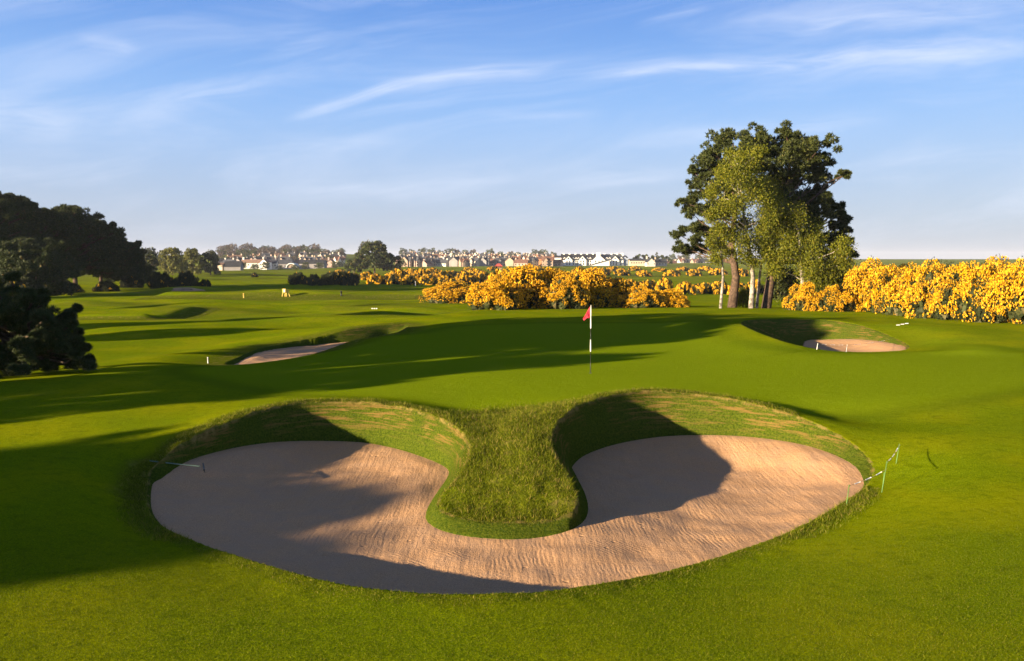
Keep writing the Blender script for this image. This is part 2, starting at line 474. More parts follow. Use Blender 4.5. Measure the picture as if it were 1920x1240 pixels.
# ---- ground material
def grass_material():
    m = mat('turf', (.1,.15,.02), .9, .0)
    T = m.node_tree; nt = NT(T); b = T.nodes['Principled BSDF']
    pos = nt.n('ShaderNodeNewGeometry').outputs['Position']
    wall, rough, green = nt.attr('wall'), nt.attr('rough'), nt.attr('green')
    fine = nt.noise(pos, 38, 3, .65)
    mid = nt.noise(pos, 5.5, 4, .6)
    big = nt.noise(pos, .35, 3, .5)
    mown = nt.mix(nt.ramp(fine, .3, .72), (.078,.122,.002), (.215,.268,.003))
    mown = nt.mix(nt.ramp(big, .35, .7, 0, .5), mown, (.28,.27,.0025))
    mown = nt.mix(nt.m('MULTIPLY', nt.ramp(mid, .5, .72), .45), mown, (.075,.10,.002))
    clump = nt.noise(nt.scale(pos, 1, 1.6, 1), 2.3, 5, .68)
    mown = nt.mix(nt.ramp(clump, .5, .75, 0, .55), mown, (.06,.095,.002))
    grn = nt.mix(nt.ramp(fine, .3, .72), (.122,.18,.003), (.205,.262,.004))
    col = nt.mix(green, mown, grn)
    ringf = nt.m('MULTIPLY', nt.ramp(green, .02, .4), nt.ramp(green, .98, .5))
    col = nt.mix(nt.m('MULTIPLY', ringf, .45), col, (.07,.11,.002))
    worn = nt.noise(nt.scale(pos, 1, 1.4, 1, .9), .9, 5, .7)
    col = nt.mix(nt.ramp(worn, .6, .75, 0, .35), col, (.27,.23,.02))
    blade = nt.noise(nt.scale(pos, 1, 1, .4, .6), 16, 4, .7, 1.5)
    rg = nt.mix(nt.ramp(blade, .3, .7), (.04,.06,.003), (.16,.175,.010))
    rg = nt.mix(nt.ramp(nt.noise(pos, 3, 4, .6), .52, .68, 0, .55), rg, (.23,.18,.06))
    col = nt.mix(nt.ramp(rough, .15, .8), col, rg)
    # revetted faces: laid turves, dried out along the joints
    lay = nt.noise(nt.scale(pos, 1.1, 1.1, 16), 1.0, 4, .7)
    patch = nt.noise(pos, .75, 3, .5)
    wc = nt.mix(nt.ramp(nt.noise(pos, 22, 3, .7), .3, .7), (.028,.05,.005), (.085,.105,.010))
    hi = nt.n('ShaderNodeSeparateXYZ'); T.links.new(pos, hi.inputs[0])
    dry = nt.m('MULTIPLY', nt.ramp(lay, .47, .6), nt.ramp(patch, .36, .55))
    dry = nt.m('MULTIPLY', dry, nt.ramp(hi.outputs[2], -.75, -.25))
    wc = nt.mix(nt.m('MULTIPLY', dry, .6), wc, (.24,.13,.045))
    col = nt.mix(nt.ramp(wall, .1, .3), col, wc)
    # a dry brown edge where the face meets the mown turf
    e = nt.attr('edge')
    col = nt.mix(nt.m('MULTIPLY', nt.ramp(e, .35, .9), nt.ramp(nt.noise(pos, 4, 4, .7), .4, .65, 0, .7)), col, (.30,.21,.07))
    T.links.new(col, b.inputs['Base Color'])
    bp = nt.n('ShaderNodeBump'); bp.inputs['Strength'].default_value = .9; bp.inputs['Distance'].default_value = .03
    hgt = nt.m('ADD', nt.m('MULTIPLY', fine, .5), nt.m('MULTIPLY', nt.noise(pos, 90, 2, .6), .5))
    hgt = nt.m('ADD', hgt, nt.m('MULTIPLY', nt.m('MULTIPLY', blade, rough), 2.5))
    hgt = nt.m('ADD', hgt, nt.m('MULTIPLY', nt.m('MULTIPLY', lay, wall), 1.0))
    T.links.new(hgt, bp.inputs['Height'])
    b2 = nt.n('ShaderNodeBump'); b2.inputs['Strength'].default_value = .55; b2.inputs['Distance'].default_value = .05
    T.links.new(nt.m('ADD', nt.noise(nt.scale(pos, 1, 1.3, 1, .3), 1.6, 5, .62), nt.m('MULTIPLY', nt.noise(pos, 7, 3, .6), .35)), b2.inputs['Height'])
    T.links.new(bp.outputs[0], b2.inputs['Normal']); T.links.new(b2.outputs[0], b.inputs['Normal'])
    return m
M_TURF = grass_material()
edgev = np.zeros(len(gx))
for b in BUNKERS[:1]:
    mk = np.nonzero(b.mask(gx, gy, .5))[0]
    dr, _, inr = poly_info(gx[mk], gy[mk], b.rim)
    backish = sms((gzv[mk]+.98)/.15)
    edgev[mk] = np.exp(-(dr/.05)**2)*backish*np.where((gy[mk] < 13.4), 0, 1)
idx = np.arange(nx*ny).reshape(ny, nx)
FQ = np.stack([idx[:-1,:-1], idx[:-1,1:], idx[1:,1:], idx[1:,:-1]], -1).reshape(-1, 4)
ground = make_obj('ground', np.stack([gx, gy, gzv], -1), FQ, M_TURF, None, True,
                  {'wall': wallv, 'rough': roughv, 'green': greenv, 'edge': edgev})
tag(ground, 'mown golf course turf rolling from the foreground to the town', None, None, 'structure')

# ---- sand
def sand_material():
    m = mat('bunker_sand', (.5,.35,.22), .95, .1)
    T = m.node_tree; nt = NT(T); b = T.nodes['Principled BSDF']
    pos = nt.n('ShaderNodeNewGeometry').outputs['Position']
    g = nt.noise(pos, 60, 3, .7); m_ = nt.noise(pos, 2.2, 4, .6)
    col = nt.mix(nt.ramp(g, .3, .7), (.37,.20,.10), (.61,.36,.185))
    col = nt.mix(nt.ramp(m_, .35, .7, 0, .4), col, (.40,.26,.17))
    T.links.new(col, b.inputs['Base Color'])
    sx = nt.n('ShaderNodeSeparateXYZ'); T.links.new(pos, sx.inputs[0]); PX, PY_, _z = sx.outputs
    wob = nt.m('MULTIPLY', nt.noise(pos, 1.6, 2, .5), .22)
    def furrow(a, off, lo, hi, per):
        ph = nt.m('ADD', nt.m('ADD', nt.m('MULTIPLY', PX, math.cos(a)), nt.m('MULTIPLY', PY_, math.sin(a))), wob)
        co = nt.n('ShaderNodeVectorMath', operation='ADD'); T.links.new(pos, co.inputs[0]); co.inputs[1].default_value = (off, off*.7, 0)
        k = nt.ramp(nt.noise(co.outputs[0], .75, 3, .6), lo, hi)
        return nt.m('MULTIPLY', nt.m('SINE', nt.m('MULTIPLY', ph, 2*math.pi/per)), k)
    nearf = nt.ramp(PY_, 17.5, 12.5, .35, 1)
    h = nt.m('ADD', furrow(.06, 0, .5, .6, .078), nt.m('ADD', furrow(-.75, 11, .54, .62, .07), furrow(.9, 23, .55, .63, .074)))
    h = nt.m('MULTIPLY', h, nt.m('MULTIPLY', nearf, .14))
    drag = nt.noise(nt.scale(pos, 7, .7, 1, .5), 1, 3, .6)
    drag2 = nt.noise(nt.scale(pos, 7, .7, 1, -.7), 1, 3, .6)
    h = nt.m('ADD', h, nt.m('MULTIPLY', nt.m('ADD', drag, drag2), 1.3))
    h = nt.m('ADD', h, nt.m('MULTIPLY', nt.noise(pos, 11, 4, .7), 1.3))
    h = nt.m('ADD', h, nt.m('MULTIPLY', nt.noise(pos, 55, 2, .7), .8))
    vo = nt.n('ShaderNodeTexVoronoi'); T.links.new(nt.scale(pos, 1, 1.5, 0), vo.inputs['Vector']); vo.inputs['Scale'].default_value = 2.6
    pit = nt.m('MULTIPLY', nt.ramp(vo.outputs['Distance'], .14, .05), nt.ramp(nt.noise(pos, .6, 2, .5), .52, .6))
    h = nt.m('SUBTRACT', h, nt.m('MULTIPLY', pit, 1.6))
    bp = nt.n('ShaderNodeBump'); bp.inputs['Strength'].default_value = .85; bp.inputs['Distance'].default_value = .016
    T.links.new(h, bp.inputs['Height']); T.links.new(bp.outputs[0], b.inputs['Normal'])
    return m
M_SAND = sand_material()

def sand_sheet(b, label, st, seed):
    xs = np.arange(b.bb[0]-.2, b.bb[1]+.2, st); ys = np.arange(b.bb[2]-.2, b.bb[3]+.2, st)
    X, Y = np.meshgrid(xs, ys); x, y = X.ravel(), Y.ravel()
    ds, zs, ins = poly_info(x, y, b.sand)
    keep = (ins | (ds < .05))
    z = b.sandz(ds, zs, ins, x, y)
    z = z + np.where(ins, .0, -.0)
    # raking runs in strips of differing direction
    rg = np.random.default_rng(seed)
    cs = np.stack([rg.uniform(b.bb[0], b.bb[1], 60), rg.uniform(b.bb[2], b.bb[3], 60)], -1)
    an = rg.uniform(-.5, .5, 60)
    d2 = (x[:,None]-cs[:,0])**2 + (y[:,None]-cs[:,1])**2
    k = d2.argmin(1)
    a = an[k]
    rake = x*np.cos(a) + y*np.sin(a)
    amt = np.clip(1.25 - .09*(y-b.bb[2]), .25, 1)
    n = np.arange(len(x)).reshape(X.shape)
    q = np.stack([n[:-1,:-1], n[:-1,1:], n[1:,1:], n[1:,:-1]], -1).reshape(-1, 4)
    q = q[keep[q].all(1)]
    used = np.unique(q); rm = np.full(len(x), -1); rm[used] = np.arange(len(used))
    o = make_obj('bunker_sand', np.stack([x, y, z], -1)[used], rm[q], M_SAND, None, True, {'rake': rake[used], 'rakeamt': amt[used]})
    return tag(o, label, None, None, 'structure')
sand_sheet(B1, 'raked pink sand of the spectacle shaped bunker in front', .045, 3)
sand_sheet(B2, 'sand of the bunker in front of the tall trees', .12, 4)
sand_sheet(B3, 'shaded sand of the narrow bunker left of the flag', .12, 5)

def sand_patch(pxs, lift, label):
    pts = catmull([hit(*p) for p in pxs], .6)
    x0, x1, y0, y1 = pts[:,0].min(), pts[:,0].max(), pts[:,1].min(), pts[:,1].max()
    xs = np.arange(x0-.5, x1+.5, .4); ys = np.arange(y0-.5, y1+.5, .4)
    X, Y = np.meshgrid(xs, ys); x, y = X.ravel(), Y.ravel()
    ds, zs, ins = poly_info(x, y, pts)
    n = np.arange(len(x)).reshape(X.shape)
    q = np.stack([n[:-1,:-1], n[:-1,1:], n[1:,1:], n[1:,:-1]], -1).reshape(-1, 4)
    q = q[ins[q].all(1)]
    used = np.unique(q); rm = np.full(len(x), -1); rm[used] = np.arange(len(used))
    o = make_obj('bunker_sand', np.stack([x, y, gz(x, y)+lift], -1)[used], rm[q], M_SAND, None, True)
    return tag(o, label, None, None, 'structure')
mx_, my_ = P(345, 545, -1.8)
def sand_ellipse(cx, cy, rx, ry, lift, label):
    V = [(cx, cy)]; n = 28
    for k in (.35, .7, 1.0):
        for i in range(n):
            t = 2*math.pi*i/n; q = k*(1+.12*math.sin(3*t+1)+.08*math.sin(5*t))
            V.append((cx+math.cos(t)*rx*q, cy+math.sin(t)*ry*q))
    V = np.array(V); z = gz(V[:,0], V[:,1])+lift
    Q = [(1+k*n+i, 1+k*n+(i+1)%n, 1+(k+1)*n+(i+1)%n, 1+(k+1)*n+i) for k in range(2) for i in range(n)]
    Tn = [(0, 1+i, 1+(i+1)%n) for i in range(n)]
    o = make_obj('bunker_sand', np.column_stack([V, z]), [np.array(Q), np.array(Tn)], M_SAND, None, True)
    return tag(o, label, None, None, 'structure')
sand_ellipse(mx_+1.8, my_-3.2, 2.6, 2.2, .05, 'small far sand bunker below the gorse mound')

# ------------------------------------------------------------------ grass blades near the camera
def blades(n_try, x0, x1, y0, y1, prob, length, width, seed, lean=.5):
    rg = np.random.default_rng(seed)
    x = rg.uniform(x0, x1, n_try); y = rg.uniform(y0, y1, n_try)
    i = np.clip(np.searchsorted(XS, x), 0, nx-1); j = np.clip(np.searchsorted(YS, y), 0, ny-1)
    k = j*nx+i
    keep = rg.random(n_try) < prob(x, y, k)
    x, y, k = x[keep], y[keep], k[keep]
    n = len(x); z = gz(x, y)
    e = .02
    nrm = np.stack([-(gz(x+e, y)-gz(x-e, y))/(2*e), -(gz(x, y+e)-gz(x, y-e))/(2*e), np.ones(n)], -1)
    nrm /= np.linalg.norm(nrm, axis=1)[:, None]
    d = nrm*.7 + np.array([0,0,.5]) + rg.normal(0, lean, (n, 3))*[1,1,.25]
    d /= np.linalg.norm(d, axis=1)[:, None]
    L = length*(.55+.9*rg.random(n)**1.5)
    a = rg.uniform(0, 2*math.pi, n)
    s = np.stack([np.cos(a), np.sin(a), np.zeros(n)], -1)*width
    p = np.stack([x, y, z-.006], -1)
    droop = rg.normal(0, .3, (n, 3)); droop[:, 2] = -.25
    mid = p + d*(L*.55)[:, None]
    tip = p + (d + droop*.5)*L[:, None]
    V = np.stack([p-s, p+s, mid+s*.6, mid-s*.6, tip], 1).reshape(-1, 3)
    o = np.arange(n)[:, None]*5
    return V, o + np.array([0,1,2,3]), o + np.array([3,2,4]), np.repeat(rg.random(n), 5)

def blade_obj(parts, label, m):
    V, Q, T, tint, n = [], [], [], [], 0
    for v, q, t, c in parts:
        V.append(v); Q.append(q+n); T.append(t+n); tint.append(c); n += len(v)
    o = make_obj('grass', np.concatenate(V), [np.concatenate(Q), np.concatenate(T)], m, None, False, {'tint': np.concatenate(tint)})
    return tag(o, label, 'grass', None, 'stuff')
M_BLADE = leafmat('grass_blade', (.05,.08,.002), (.14,.18,.004), (.25,.22,.03), .8, .25, .1)
M_BLADE2 = leafmat('rough_blade', (.055,.08,.003), (.19,.21,.008), (.34,.25,.07), .8, .25, .1)
near = lambda x, y, k: (1-wallv[k] > .9)*np.clip((13.5-y)/4, 0, 1)*(np.abs(x) < y*.66+.4)*(1-.5*roughv[k])
blade_obj([blades(620000, -8.7, 8.7, 8.0, 13.5, near, .026, .0022, 11)], 'short mown turf blades in the foreground below the big bunker', M_BLADE)
tong = lambda x, y, k: np.clip(np.maximum(tongue[k]*1.3, (lipv[k]*3-2.3)*(x < 7)), 0, 1)*(wallv[k] < .2)*(y > 12.5)
wl = lambda x, y, k: ((wallv[k] > .2) & (wallv[k] < .995))*1.0*(gzv[k] > -1.02)
lipn = lambda x, y, k: np.clip(lipv[k]*9-8.1, 0, 1)*(wallv[k] < .2)*(y < 15.5)
blade_obj([blades(380000, -8, 9, 12.5, 23, tong, .10, .004, 12, .75),
           blades(500000, -8, 9, 12.5, 22.5, wl, .035, .003, 13, .5),
           blades(500000, -8, 9, 9.3, 15.5, lipn, .034, .0028, 14, .5)], 'shaggy turf on the tongue and faces of the big bunker', M_BLADE2)

# ------------------------------------------------------------------ foliage primitives
def needles(c, n, length, width, rg, up=.35, out=None):
    """n thin needles fanned around each centre"""
    N = len(c)
    d = rg.normal(0, 1, (N, n, 3)); d[..., 2] += up
    if out is not None: d += out[:, None, :]*.9
    d /= np.linalg.norm(d, axis=2)[..., None]
    s = np.cross(d, rg.normal(0, 1, (N, n, 3))); s /= np.linalg.norm(s, axis=2)[..., None]
    L = length*rg.uniform(.7, 1.2, (N, n, 1)); b = c[:, None, :]
    V = np.stack([b+s*width*.5, b-s*width*.5, b+d*L], 2).reshape(-1, 3)
    return V, np.arange(len(V)).reshape(-1, 3), np.repeat(rg.random(N)*.6+.2, n*3) + np.repeat(rg.normal(0, .12, N*n), 3)

def leafquads(c, size, rg, hang=0.0):
    N = len(c)
    a = rg.normal(0, 1, (N, 3)); a[:, 2] -= hang; a /= np.linalg.norm(a, axis=1)[:, None]
    b = np.cross(a, rg.normal(0, 1, (N, 3))); b /= np.linalg.norm(b, axis=1)[:, None]
    s = size*rg.uniform(.6, 1.3, (N, 1))
    V = np.stack([c-a*s, c-b*s*.55, c+a*s, c+b*s*.55], 1).reshape(-1, 3)
    return V, np.arange(len(V)).reshape(-1, 4), np.repeat(rg.random(N), 4)

OCT = np.array([(1,0,0),(-1,0,0),(0,1,0),(0,-1,0),(0,0,1),(0,0,-1)], float)
OCF = np.array([(0,2,4),(2,1,4),(1,3,4),(3,0,4),(2,0,5),(1,2,5),(3,1,5),(0,3,5)])
def florets(c, size, rg):
    N = len(c)
    V = OCT[None]*size*rg.uniform(.5, 1.4, (N, 6, 1)) + rg.normal(0, size*.3, (N, 6, 3)) + c[:, None]
    return V.reshape(-1, 3), (np.arange(N)[:, None, None]*6 + OCF).reshape(-1, 3), np.repeat(rg.random(N), 6)

def sph(n, rg, zmin=-.4):
    d = rg.normal(0, 1, (n*3, 3)); d /= np.linalg.norm(d, axis=1)[:, None]
    d = d[d[:, 2] > zmin][:n]
    return d

M_PINE = leafmat('pine_needles', (.020,.030,.007), (.07,.083,.015), (.13,.11,.03), .6, 0)
M_PINED = leafmat('dark_pine_needles', (.018,.032,.007), (.066,.084,.018), (.17,.11,.03), .6, 0)
M_BIRCH = leafmat('birch_leaves', (.075,.092,.004), (.195,.20,.008), (.26,.22,.02), .6, .3)
M_OLIVE = leafmat('willow_leaves', (.09,.10,.02), (.20,.19,.04), None, .6, .25)
M_BROWN = leafmat('bare_twigs', (.06,.045,.035), (.13,.09,.065), None, .8, 0)
M_GORSE = leafmat('gorse_spines', (.016,.022,.006), (.05,.06,.014), (.10,.08,.03), .7, 0)
M_BLOSSOM = leafmat('gorse_blossom', (.50,.24,.002), (.83,.435,.004), (.87,.56,.035), .6, .12)
M_BARK = wallmat('pine_bark', (.095,.06,.04), 5, .6)
M_BARKL = wallmat('birch_bark', (.31,.27,.22), 4, .75)
M_CORE = mat('inner_twigs', (.02,.022,.012), .95, .05)

def cat(parts):
    V, Fs, t, n = [], [], [], 0
    for v, f, c in parts:
        V.append(v); Fs.append(f+n); t.append(c); n += len(v)
    return np.concatenate(V), np.concatenate(Fs), np.concatenate(t)

def pine_foliage(blobs, rg, dens=1.0, nl=.24, nw=.085, k=7):
    cs, outs = [], []
    for x, y, z, r in blobs:
        ns = max(7, int(17*(r/1.2)**1.6)); d = sph(ns, rg, -.5)
        sub = np.array([x, y, z]) + d*r*np.array([1.15, 1.15, .9])*rg.uniform(.25, 1.1, (len(d), 1))
        for s_, dd in zip(sub, d):
            m_ = int(30*dens); e = sph(m_, rg, -.55)
            cs.append(s_ + e*min(r, 1.5)*rg.uniform(.2, .44)*np.array([1, 1, .85])*rg.uniform(.5, 1.15, (len(e), 1)))
            outs.append(e)
    c, o = np.concatenate(cs), np.concatenate(outs)
    return needles(c, k, nl, nw, rg, .5, o)

def trunk_at(tp, z):
    tp = np.asarray(tp); zz = np.clip(z, tp[0][2], tp[-1][2])
    return np.array([np.interp(zz, tp[:,2], tp[:,0]), np.interp(zz, tp[:,2], tp[:,1]), zz])

def limbs_mesh(tp, rr, blobs, rg, thick=.05, every=1):
    mb = MB(); mb.tube(tp, rr, 9)
    for i, (x, y, z, r) in enumerate(blobs):
        if i % every: continue
        h = math.hypot(x-tp[0][0], y-tp[0][1])
        a = trunk_at(tp, max(z - .45*h - .3, tp[0][2]*.72 + tp[-1][2]*.28))
        b = np.array([x, y, z])
        m1 = a*.6+b*.4 + rg.normal(0, .12, 3); m2 = a*.25+b*.75 + rg.normal(0, .12, 3)
        th = thick*(1+h*.12)
        mb.tube([a, m1, m2, b], [th*1.4, th, th*.7, th*.35], 5)
    return mb

def blobs_px(lst, Y, rg, cx, half):
    out = []
    for px, py, rp in lst:
        x, y, z = PY(px, py, Y)
        w = math.sqrt(max(.05, 1-((px-cx)/half)**2))
        dy = rg.uniform(-1, 1)*half*w*Y/F*.75
        out.append((x, y+dy, z, rp*Y/F*1.3))
    return out

def tree(name, label, cat_, loc, tp, rr, blobs, fol, mats, rg, group=None, thick=.05, every=1):
    """tp and blobs are given in world space; the thing's origin is its foot"""
    o = empty(name, loc, 0, label, cat_, group)
    L = np.array(loc)
    tp = np.asarray(tp, float)-L; bl = [(b[0]-L[0], b[1]-L[1], b[2]-L[2], b[3]) for b in blobs]
    limbs_mesh(tp, rr, bl, rg, thick, every).build('trunk', mats[0], o, True)
    V, Fs, t = fol(bl, rg)
    make_obj('crown', V, Fs, mats[1], o, False, {'tint': np.clip(t, 0, 1)})
    return o

def leaf_foliage(dens, size, hang=.5, flat=.8):
    dens *= 1.5; size *= 1.1
    def f(blobs, rg):
        cs = []
        for x, y, z, r in blobs:
            d = sph(int(7+6*r), rg, -.7)
            sub = np.array([x, y, z]) + d*r*.75*rg.uniform(.4, 1, (len(d), 1))
            for s_ in sub:
                n = int(dens*r)
                e = rg.normal(0, .36*r, (n, 3))*[1, 1, .95]; e[:, 2] -= np.abs(rg.normal(0, .18*r, n))*hang
                cs.append(s_+e)
        return leafquads(np.concatenate(cs), size, rg, hang)
    return f

# ------------------------------------------------------------------ the tall group on the right
YT = 63.0
def foot(px, Y):
    x = (px-960)/F*Y*.99; return G(x, Y)
rg = np.random.default_rng(101)
# crown of Scots pine at the left
p1 = [(1370,262,22),(1402,262,17),(1345,285,20),(1328,312,18),(1395,288,22),(1350,318,24),(1385,322,26),(1316,338,12),(1306,318,6),(1322,368,15),(1302,392,13),(1281,380,8),(1330,402,18),(1300,428,13),(1278,442,12),(1335,440,14),
      (1278,468,9),(1292,472,9),(1310,466,8),(1400,352,25),(1372,382,22),(1362,350,22),(1410,320,18),(1320,440,15),(1308,402,14),(1325,468,11),(1304,378,10),(1345,468,13),(1332,362,15),(1312,350,12),(1296,452,10),(1292,432,9),(1318,425,12)]
b = blobs_px(p1, YT+2.5, rg, 1362, 75)
f = foot(1377, YT)
tp = [f, PY(1380,520,YT), PY(1372,460,YT+.6), PY(1378,400,YT+1.2), PY(1372,330,YT+2), PY(1375,270,YT+2.4)]
tree('pine_tree', 'tall pine at the left of the tall group, low limbs reaching left', 'tree', f, [(f[0],f[1],f[2]-.3)]+tp[1:], [.40,.30,.26,.2,.13,.05], b,
     lambda bl, r: pine_foliage(bl, r, 1.25), (M_BARK, M_PINE), rg, 'tall trees right of the flag', .04)
p2 = [(1435,264,18),(1460,258,15),(1490,264,18),(1516,284,18),(1440,292,22),(1470,292,26),(1500,302,24),(1532,304,16),(1546,332,14),(1520,337,24),(1490,342,26),(1455,332,26),(1566,334,7),(1541,366,18),(1510,377,24),(1475,387,26),(1552,396,12),(1530,412,18),(1562,402,6),(1552,432,13),
      (1585,388,8),(1578,414,11),(1590,437,9),(1572,450,11),(1500,420,24),(1450,420,22),(1430,370,24),(1425,320,20),(1560,470,12),(1480,455,22),(1592,412,9),(1568,425,12),(1586,452,10),(1545,450,16),(1556,350,8),(1573,330,4),(1530,385,16),(1575,470,12),(1590,480,8)]
b = blobs_px(p2, YT+3.5, rg, 1495, 95)
f = foot(1441, YT-1)
tp = [f, PY(1446,520,YT-1), PY(1448,470,YT-.5), PY(1462,410,YT+.6), PY(1478,340,YT+2), PY(1482,270,YT+3.2)]
tree('pine_tree', 'tallest dark pine on the right of the tall group', 'tree', f, [(f[0],f[1],f[2]-.3)]+tp[1:], [.40,.33,.28,.22,.14,.05], b,
     lambda bl, r: pine_foliage(bl, r, 1.25), (M_BARK, M_PINE), rg, 'tall trees right of the flag', .04)
BL = leaf_foliage(125, .062, 1.2)
pb = [(1392,300,18),(1370,330,20),(1412,312,18),(1432,345,20),(1400,362,22),(1370,392,18),(1432,400,18),(1350,355,15),(1342,395,12),(1402,422,20),(1410,288,10),(1388,452,14),(1422,452,16),(1350,325,12),(1380,285,10),(1440,372,16),(1395,478,12),(1418,490,11),(1438,478,11),(1374,474,9)]
b = blobs_px(pb, YT-2.5, rg, 1392, 70)
f = foot(1413, YT-2)
tp = [f, PY(1412,520,YT-2), PY(1406,470,YT-2), PY(1398,430,YT-2), PY(1390,370,YT-2.3), PY(1386,300,YT-2.5)]
tree('birch_tree', 'silver birch with the thickest white trunk between the two pines', 'tree', f, [(f[0],f[1],f[2]-.3)]+tp[1:], [.21,.16,.13,.10,.07,.03], b, BL, (M_BARKL, M_BIRCH), rg, 'tall trees right of the flag', .035)
pb = [(1345,425,13),(1352,452,14),(1340,482,11),(1362,402,12),(1335,405,10),(1366,440,12),(1330,450,9)]
b = blobs_px(pb, YT-3, rg, 1350, 30)
f = foot(1355, YT-2.5)
tp = [f, PY(1356,520,YT-2.6), PY(1352,470,YT-2.7), PY(1362,420,YT-3), PY(1358,360,YT-3)]
tree('birch_tree', 'thin leaning birch at the left edge of the tall group', 'tree', f, [(f[0],f[1],f[2]-.3)]+tp[1:], [.12,.09,.08,.06,.03], b, BL, (M_BARKL, M_BIRCH), rg, 'tall trees right of the flag', .02)
pb = [(1470,372,15),(1460,410,18),(1492,402,18),(1522,432,20),(1548,444,16),(1480,440,22),(1510,470,24),(1546,482,22),(1574,492,16),(1586,512,11),(1540,515,20),(1568,522,15),(1500,502,18),(1462,472,18),(1452,500,14),(1522,522,14),(1560,462,14)]
b = blobs_px(pb, YT-2, rg, 1515, 80)
f = foot(1508, YT-3)
tp = [f, PY(1505,530,YT-3), PY(1500,480,YT-2.8), PY(1498,440,YT-2.5), PY(1485,390,YT-2.2)]
tree('birch_tree', 'wide drooping birch behind the small gorse clump, right of the tall group', 'tree', f, [(f[0],f[1],f[2]-.3)]+tp[1:], [.2,.15,.12,.09,.04], b, leaf_foliage(160, .06, 1.4), (M_BARKL, M_BIRCH), rg, 'tall trees right of the flag', .03)
pb = [(1432,470,12),(1440,440,14),(1425,430,12),(1450,455,12),(1445,400,14)]
b = blobs_px(pb, YT-1.5, rg, 1438, 30)
f = foot(1424, YT-.5)
tp = [f, PY(1424,520,YT-.5), PY(1430,480,YT-.8), PY(1436,430,YT-1.2), PY(1440,395,YT-1.5)]
tree('birch_tree', 'slim birch stem standing beside the right pine trunk', 'tree', f, [(f[0],f[1],f[2]-.3)]+tp[1:], [.12,.09,.07,.05,.03], b, BL, (M_BARKL, M_BIRCH), rg, 'tall trees right of the flag', .02)
pb = [(1460,520,16),(1490,525,16),(1475,545,16),(1520,540,16),(1550,540,16),(1580,545,14),(1445,545,11),(1510,560,14)]
b = blobs_px(pb, YT+3, rg, 1515, 80)
f = foot(1500, YT+3)
tree('shrub', 'dark leafy undergrowth shrub behind the pine trunks', 'shrub', f, [f, (f[0],f[1],f[2]+1), (f[0]+.1,f[1],f[2]+1.6)], [.12,.1,.05], b, leaf_foliage(130, .09, .6), (M_BARK, M_PINE), rg, None, .03)
f = foot(1398, YT+1)
b = [(f[0]+dx, f[1], f[2]+dz, .55) for dx, dz in ((-.6,.5),(0,.7),(.6,.5),(.2,1.1),(-.3,1.0))]
tree('shrub', 'small leafy shrub at the foot of the birch and left pine', 'shrub', f, [f, (f[0],f[1],f[2]+.5), (f[0]+.1,f[1],f[2]+.9)], [.06,.05,.03], b, leaf_foliage(90, .06, .6), (M_BARK, M_BIRCH), rg, None, .02)

# ------------------------------------------------------------------ pines on the left
def auto_pine(x, y, H, Rr, seed, low=.3, lean=0.0, r0=1.3, nb=34):
    rg = np.random.default_rng(seed)
    f = G(x, y)
    tp = [(f[0], f[1], f[2]-.3)]
    for k in (.25, .5, .75, .96):
        tp.append((x+lean*H*k+rg.normal(0, .15), y+rg.normal(0, .15), f[2]+H*k))
    bl = []
    for i in range(nb):
        h = low + (1-low)*((i+.5)/nb)
        prof_ = math.sin(math.pi*min(1, (1-h)/(1-low)*.62+.12))**.8
        a = i*2.4+rg.uniform(-.4, .4)
        rr_ = Rr*prof_*rg.uniform(.55, 1.0)
        bl.append((x+lean*H*h+math.cos(a)*rr_, y+math.sin(a)*rr_, f[2]+H*h-r0*.3, r0*rg.uniform(.75, 1.15)))
    bl.append((x+lean*H, y, f[2]+H-r0*.6, r0*.8))
    for i in range(int(nb*1.5)):
        h = rg.uniform(low*.9, 1.02); a = rg.uniform(0, 6.28)
        pr = math.sin(math.pi*min(1, (1-min(h, .99))/(1-low)*.62+.12))**.8
        q = Rr*pr*rg.uniform(.95, 1.42)
        bl.append((x+lean*H*h+math.cos(a)*q, y+math.sin(a)*q, f[2]+H*h-r0*.1+rg.uniform(0, .5), r0*rg.uniform(.25, .45)))
    for i in range(4):
        bl.append((x+lean*H+rg.normal(0, .9), y+rg.normal(0, .9), f[2]+H+rg.uniform(0, .45), r0*.25))
    return f, tp, bl, rg
def left_pine(x, y, H, Rr, seed, label, low=.3, lean=0, dens=1.0, nl=.26, m=None, r0=1.5, nb=34, nw=.06):
    f, tp, bl, rg = auto_pine(x, y, H, Rr, seed, low, lean, r0, nb)
    rr = [.035*H*.9, .03*H*.8, .022*H, .014*H, .05]
    return tree('pine_tree', label, 'tree', f, tp, rr, bl, lambda b, r: pine_foliage(b, r, dens, nl, nw), (M_BARK, m or M_PINED), rg, 'dark pines on the left', .07)
def lx(px, Y): return (px-960)/F*Y
LP = [(-40, 122, 14.5, 6.2, 'near dark pine cut by the left edge of the photo', .3),
      (25, 134, 15.6, 5.6, 'tallest dark pine on the left, its leaders poking up', .28),
      (85, 142, 13.6, 6.0, 'broad dark pine second from the left edge', .25),
      (143, 150, 14.4, 6.2, 'round headed dark pine in the middle of the left belt', .25),
      (190, 158, 11.8, 5.6, 'dark pine with lower crown near the end of the left belt', .22),
      (230, 165, 8.6, 4.4, 'small open dark pine ending the left belt', .2),
      (62, 116, 7.6, 4.6, 'low young pine in front of the left belt', .15)]
for i, (px, Y, H, Rr, lab, low) in enumerate(LP):
    left_pine(lx(px, Y), Y, H, Rr, 200+i, lab, low, dens=.8, nl=.5, nw=.13, r0=1.45, nb=34)
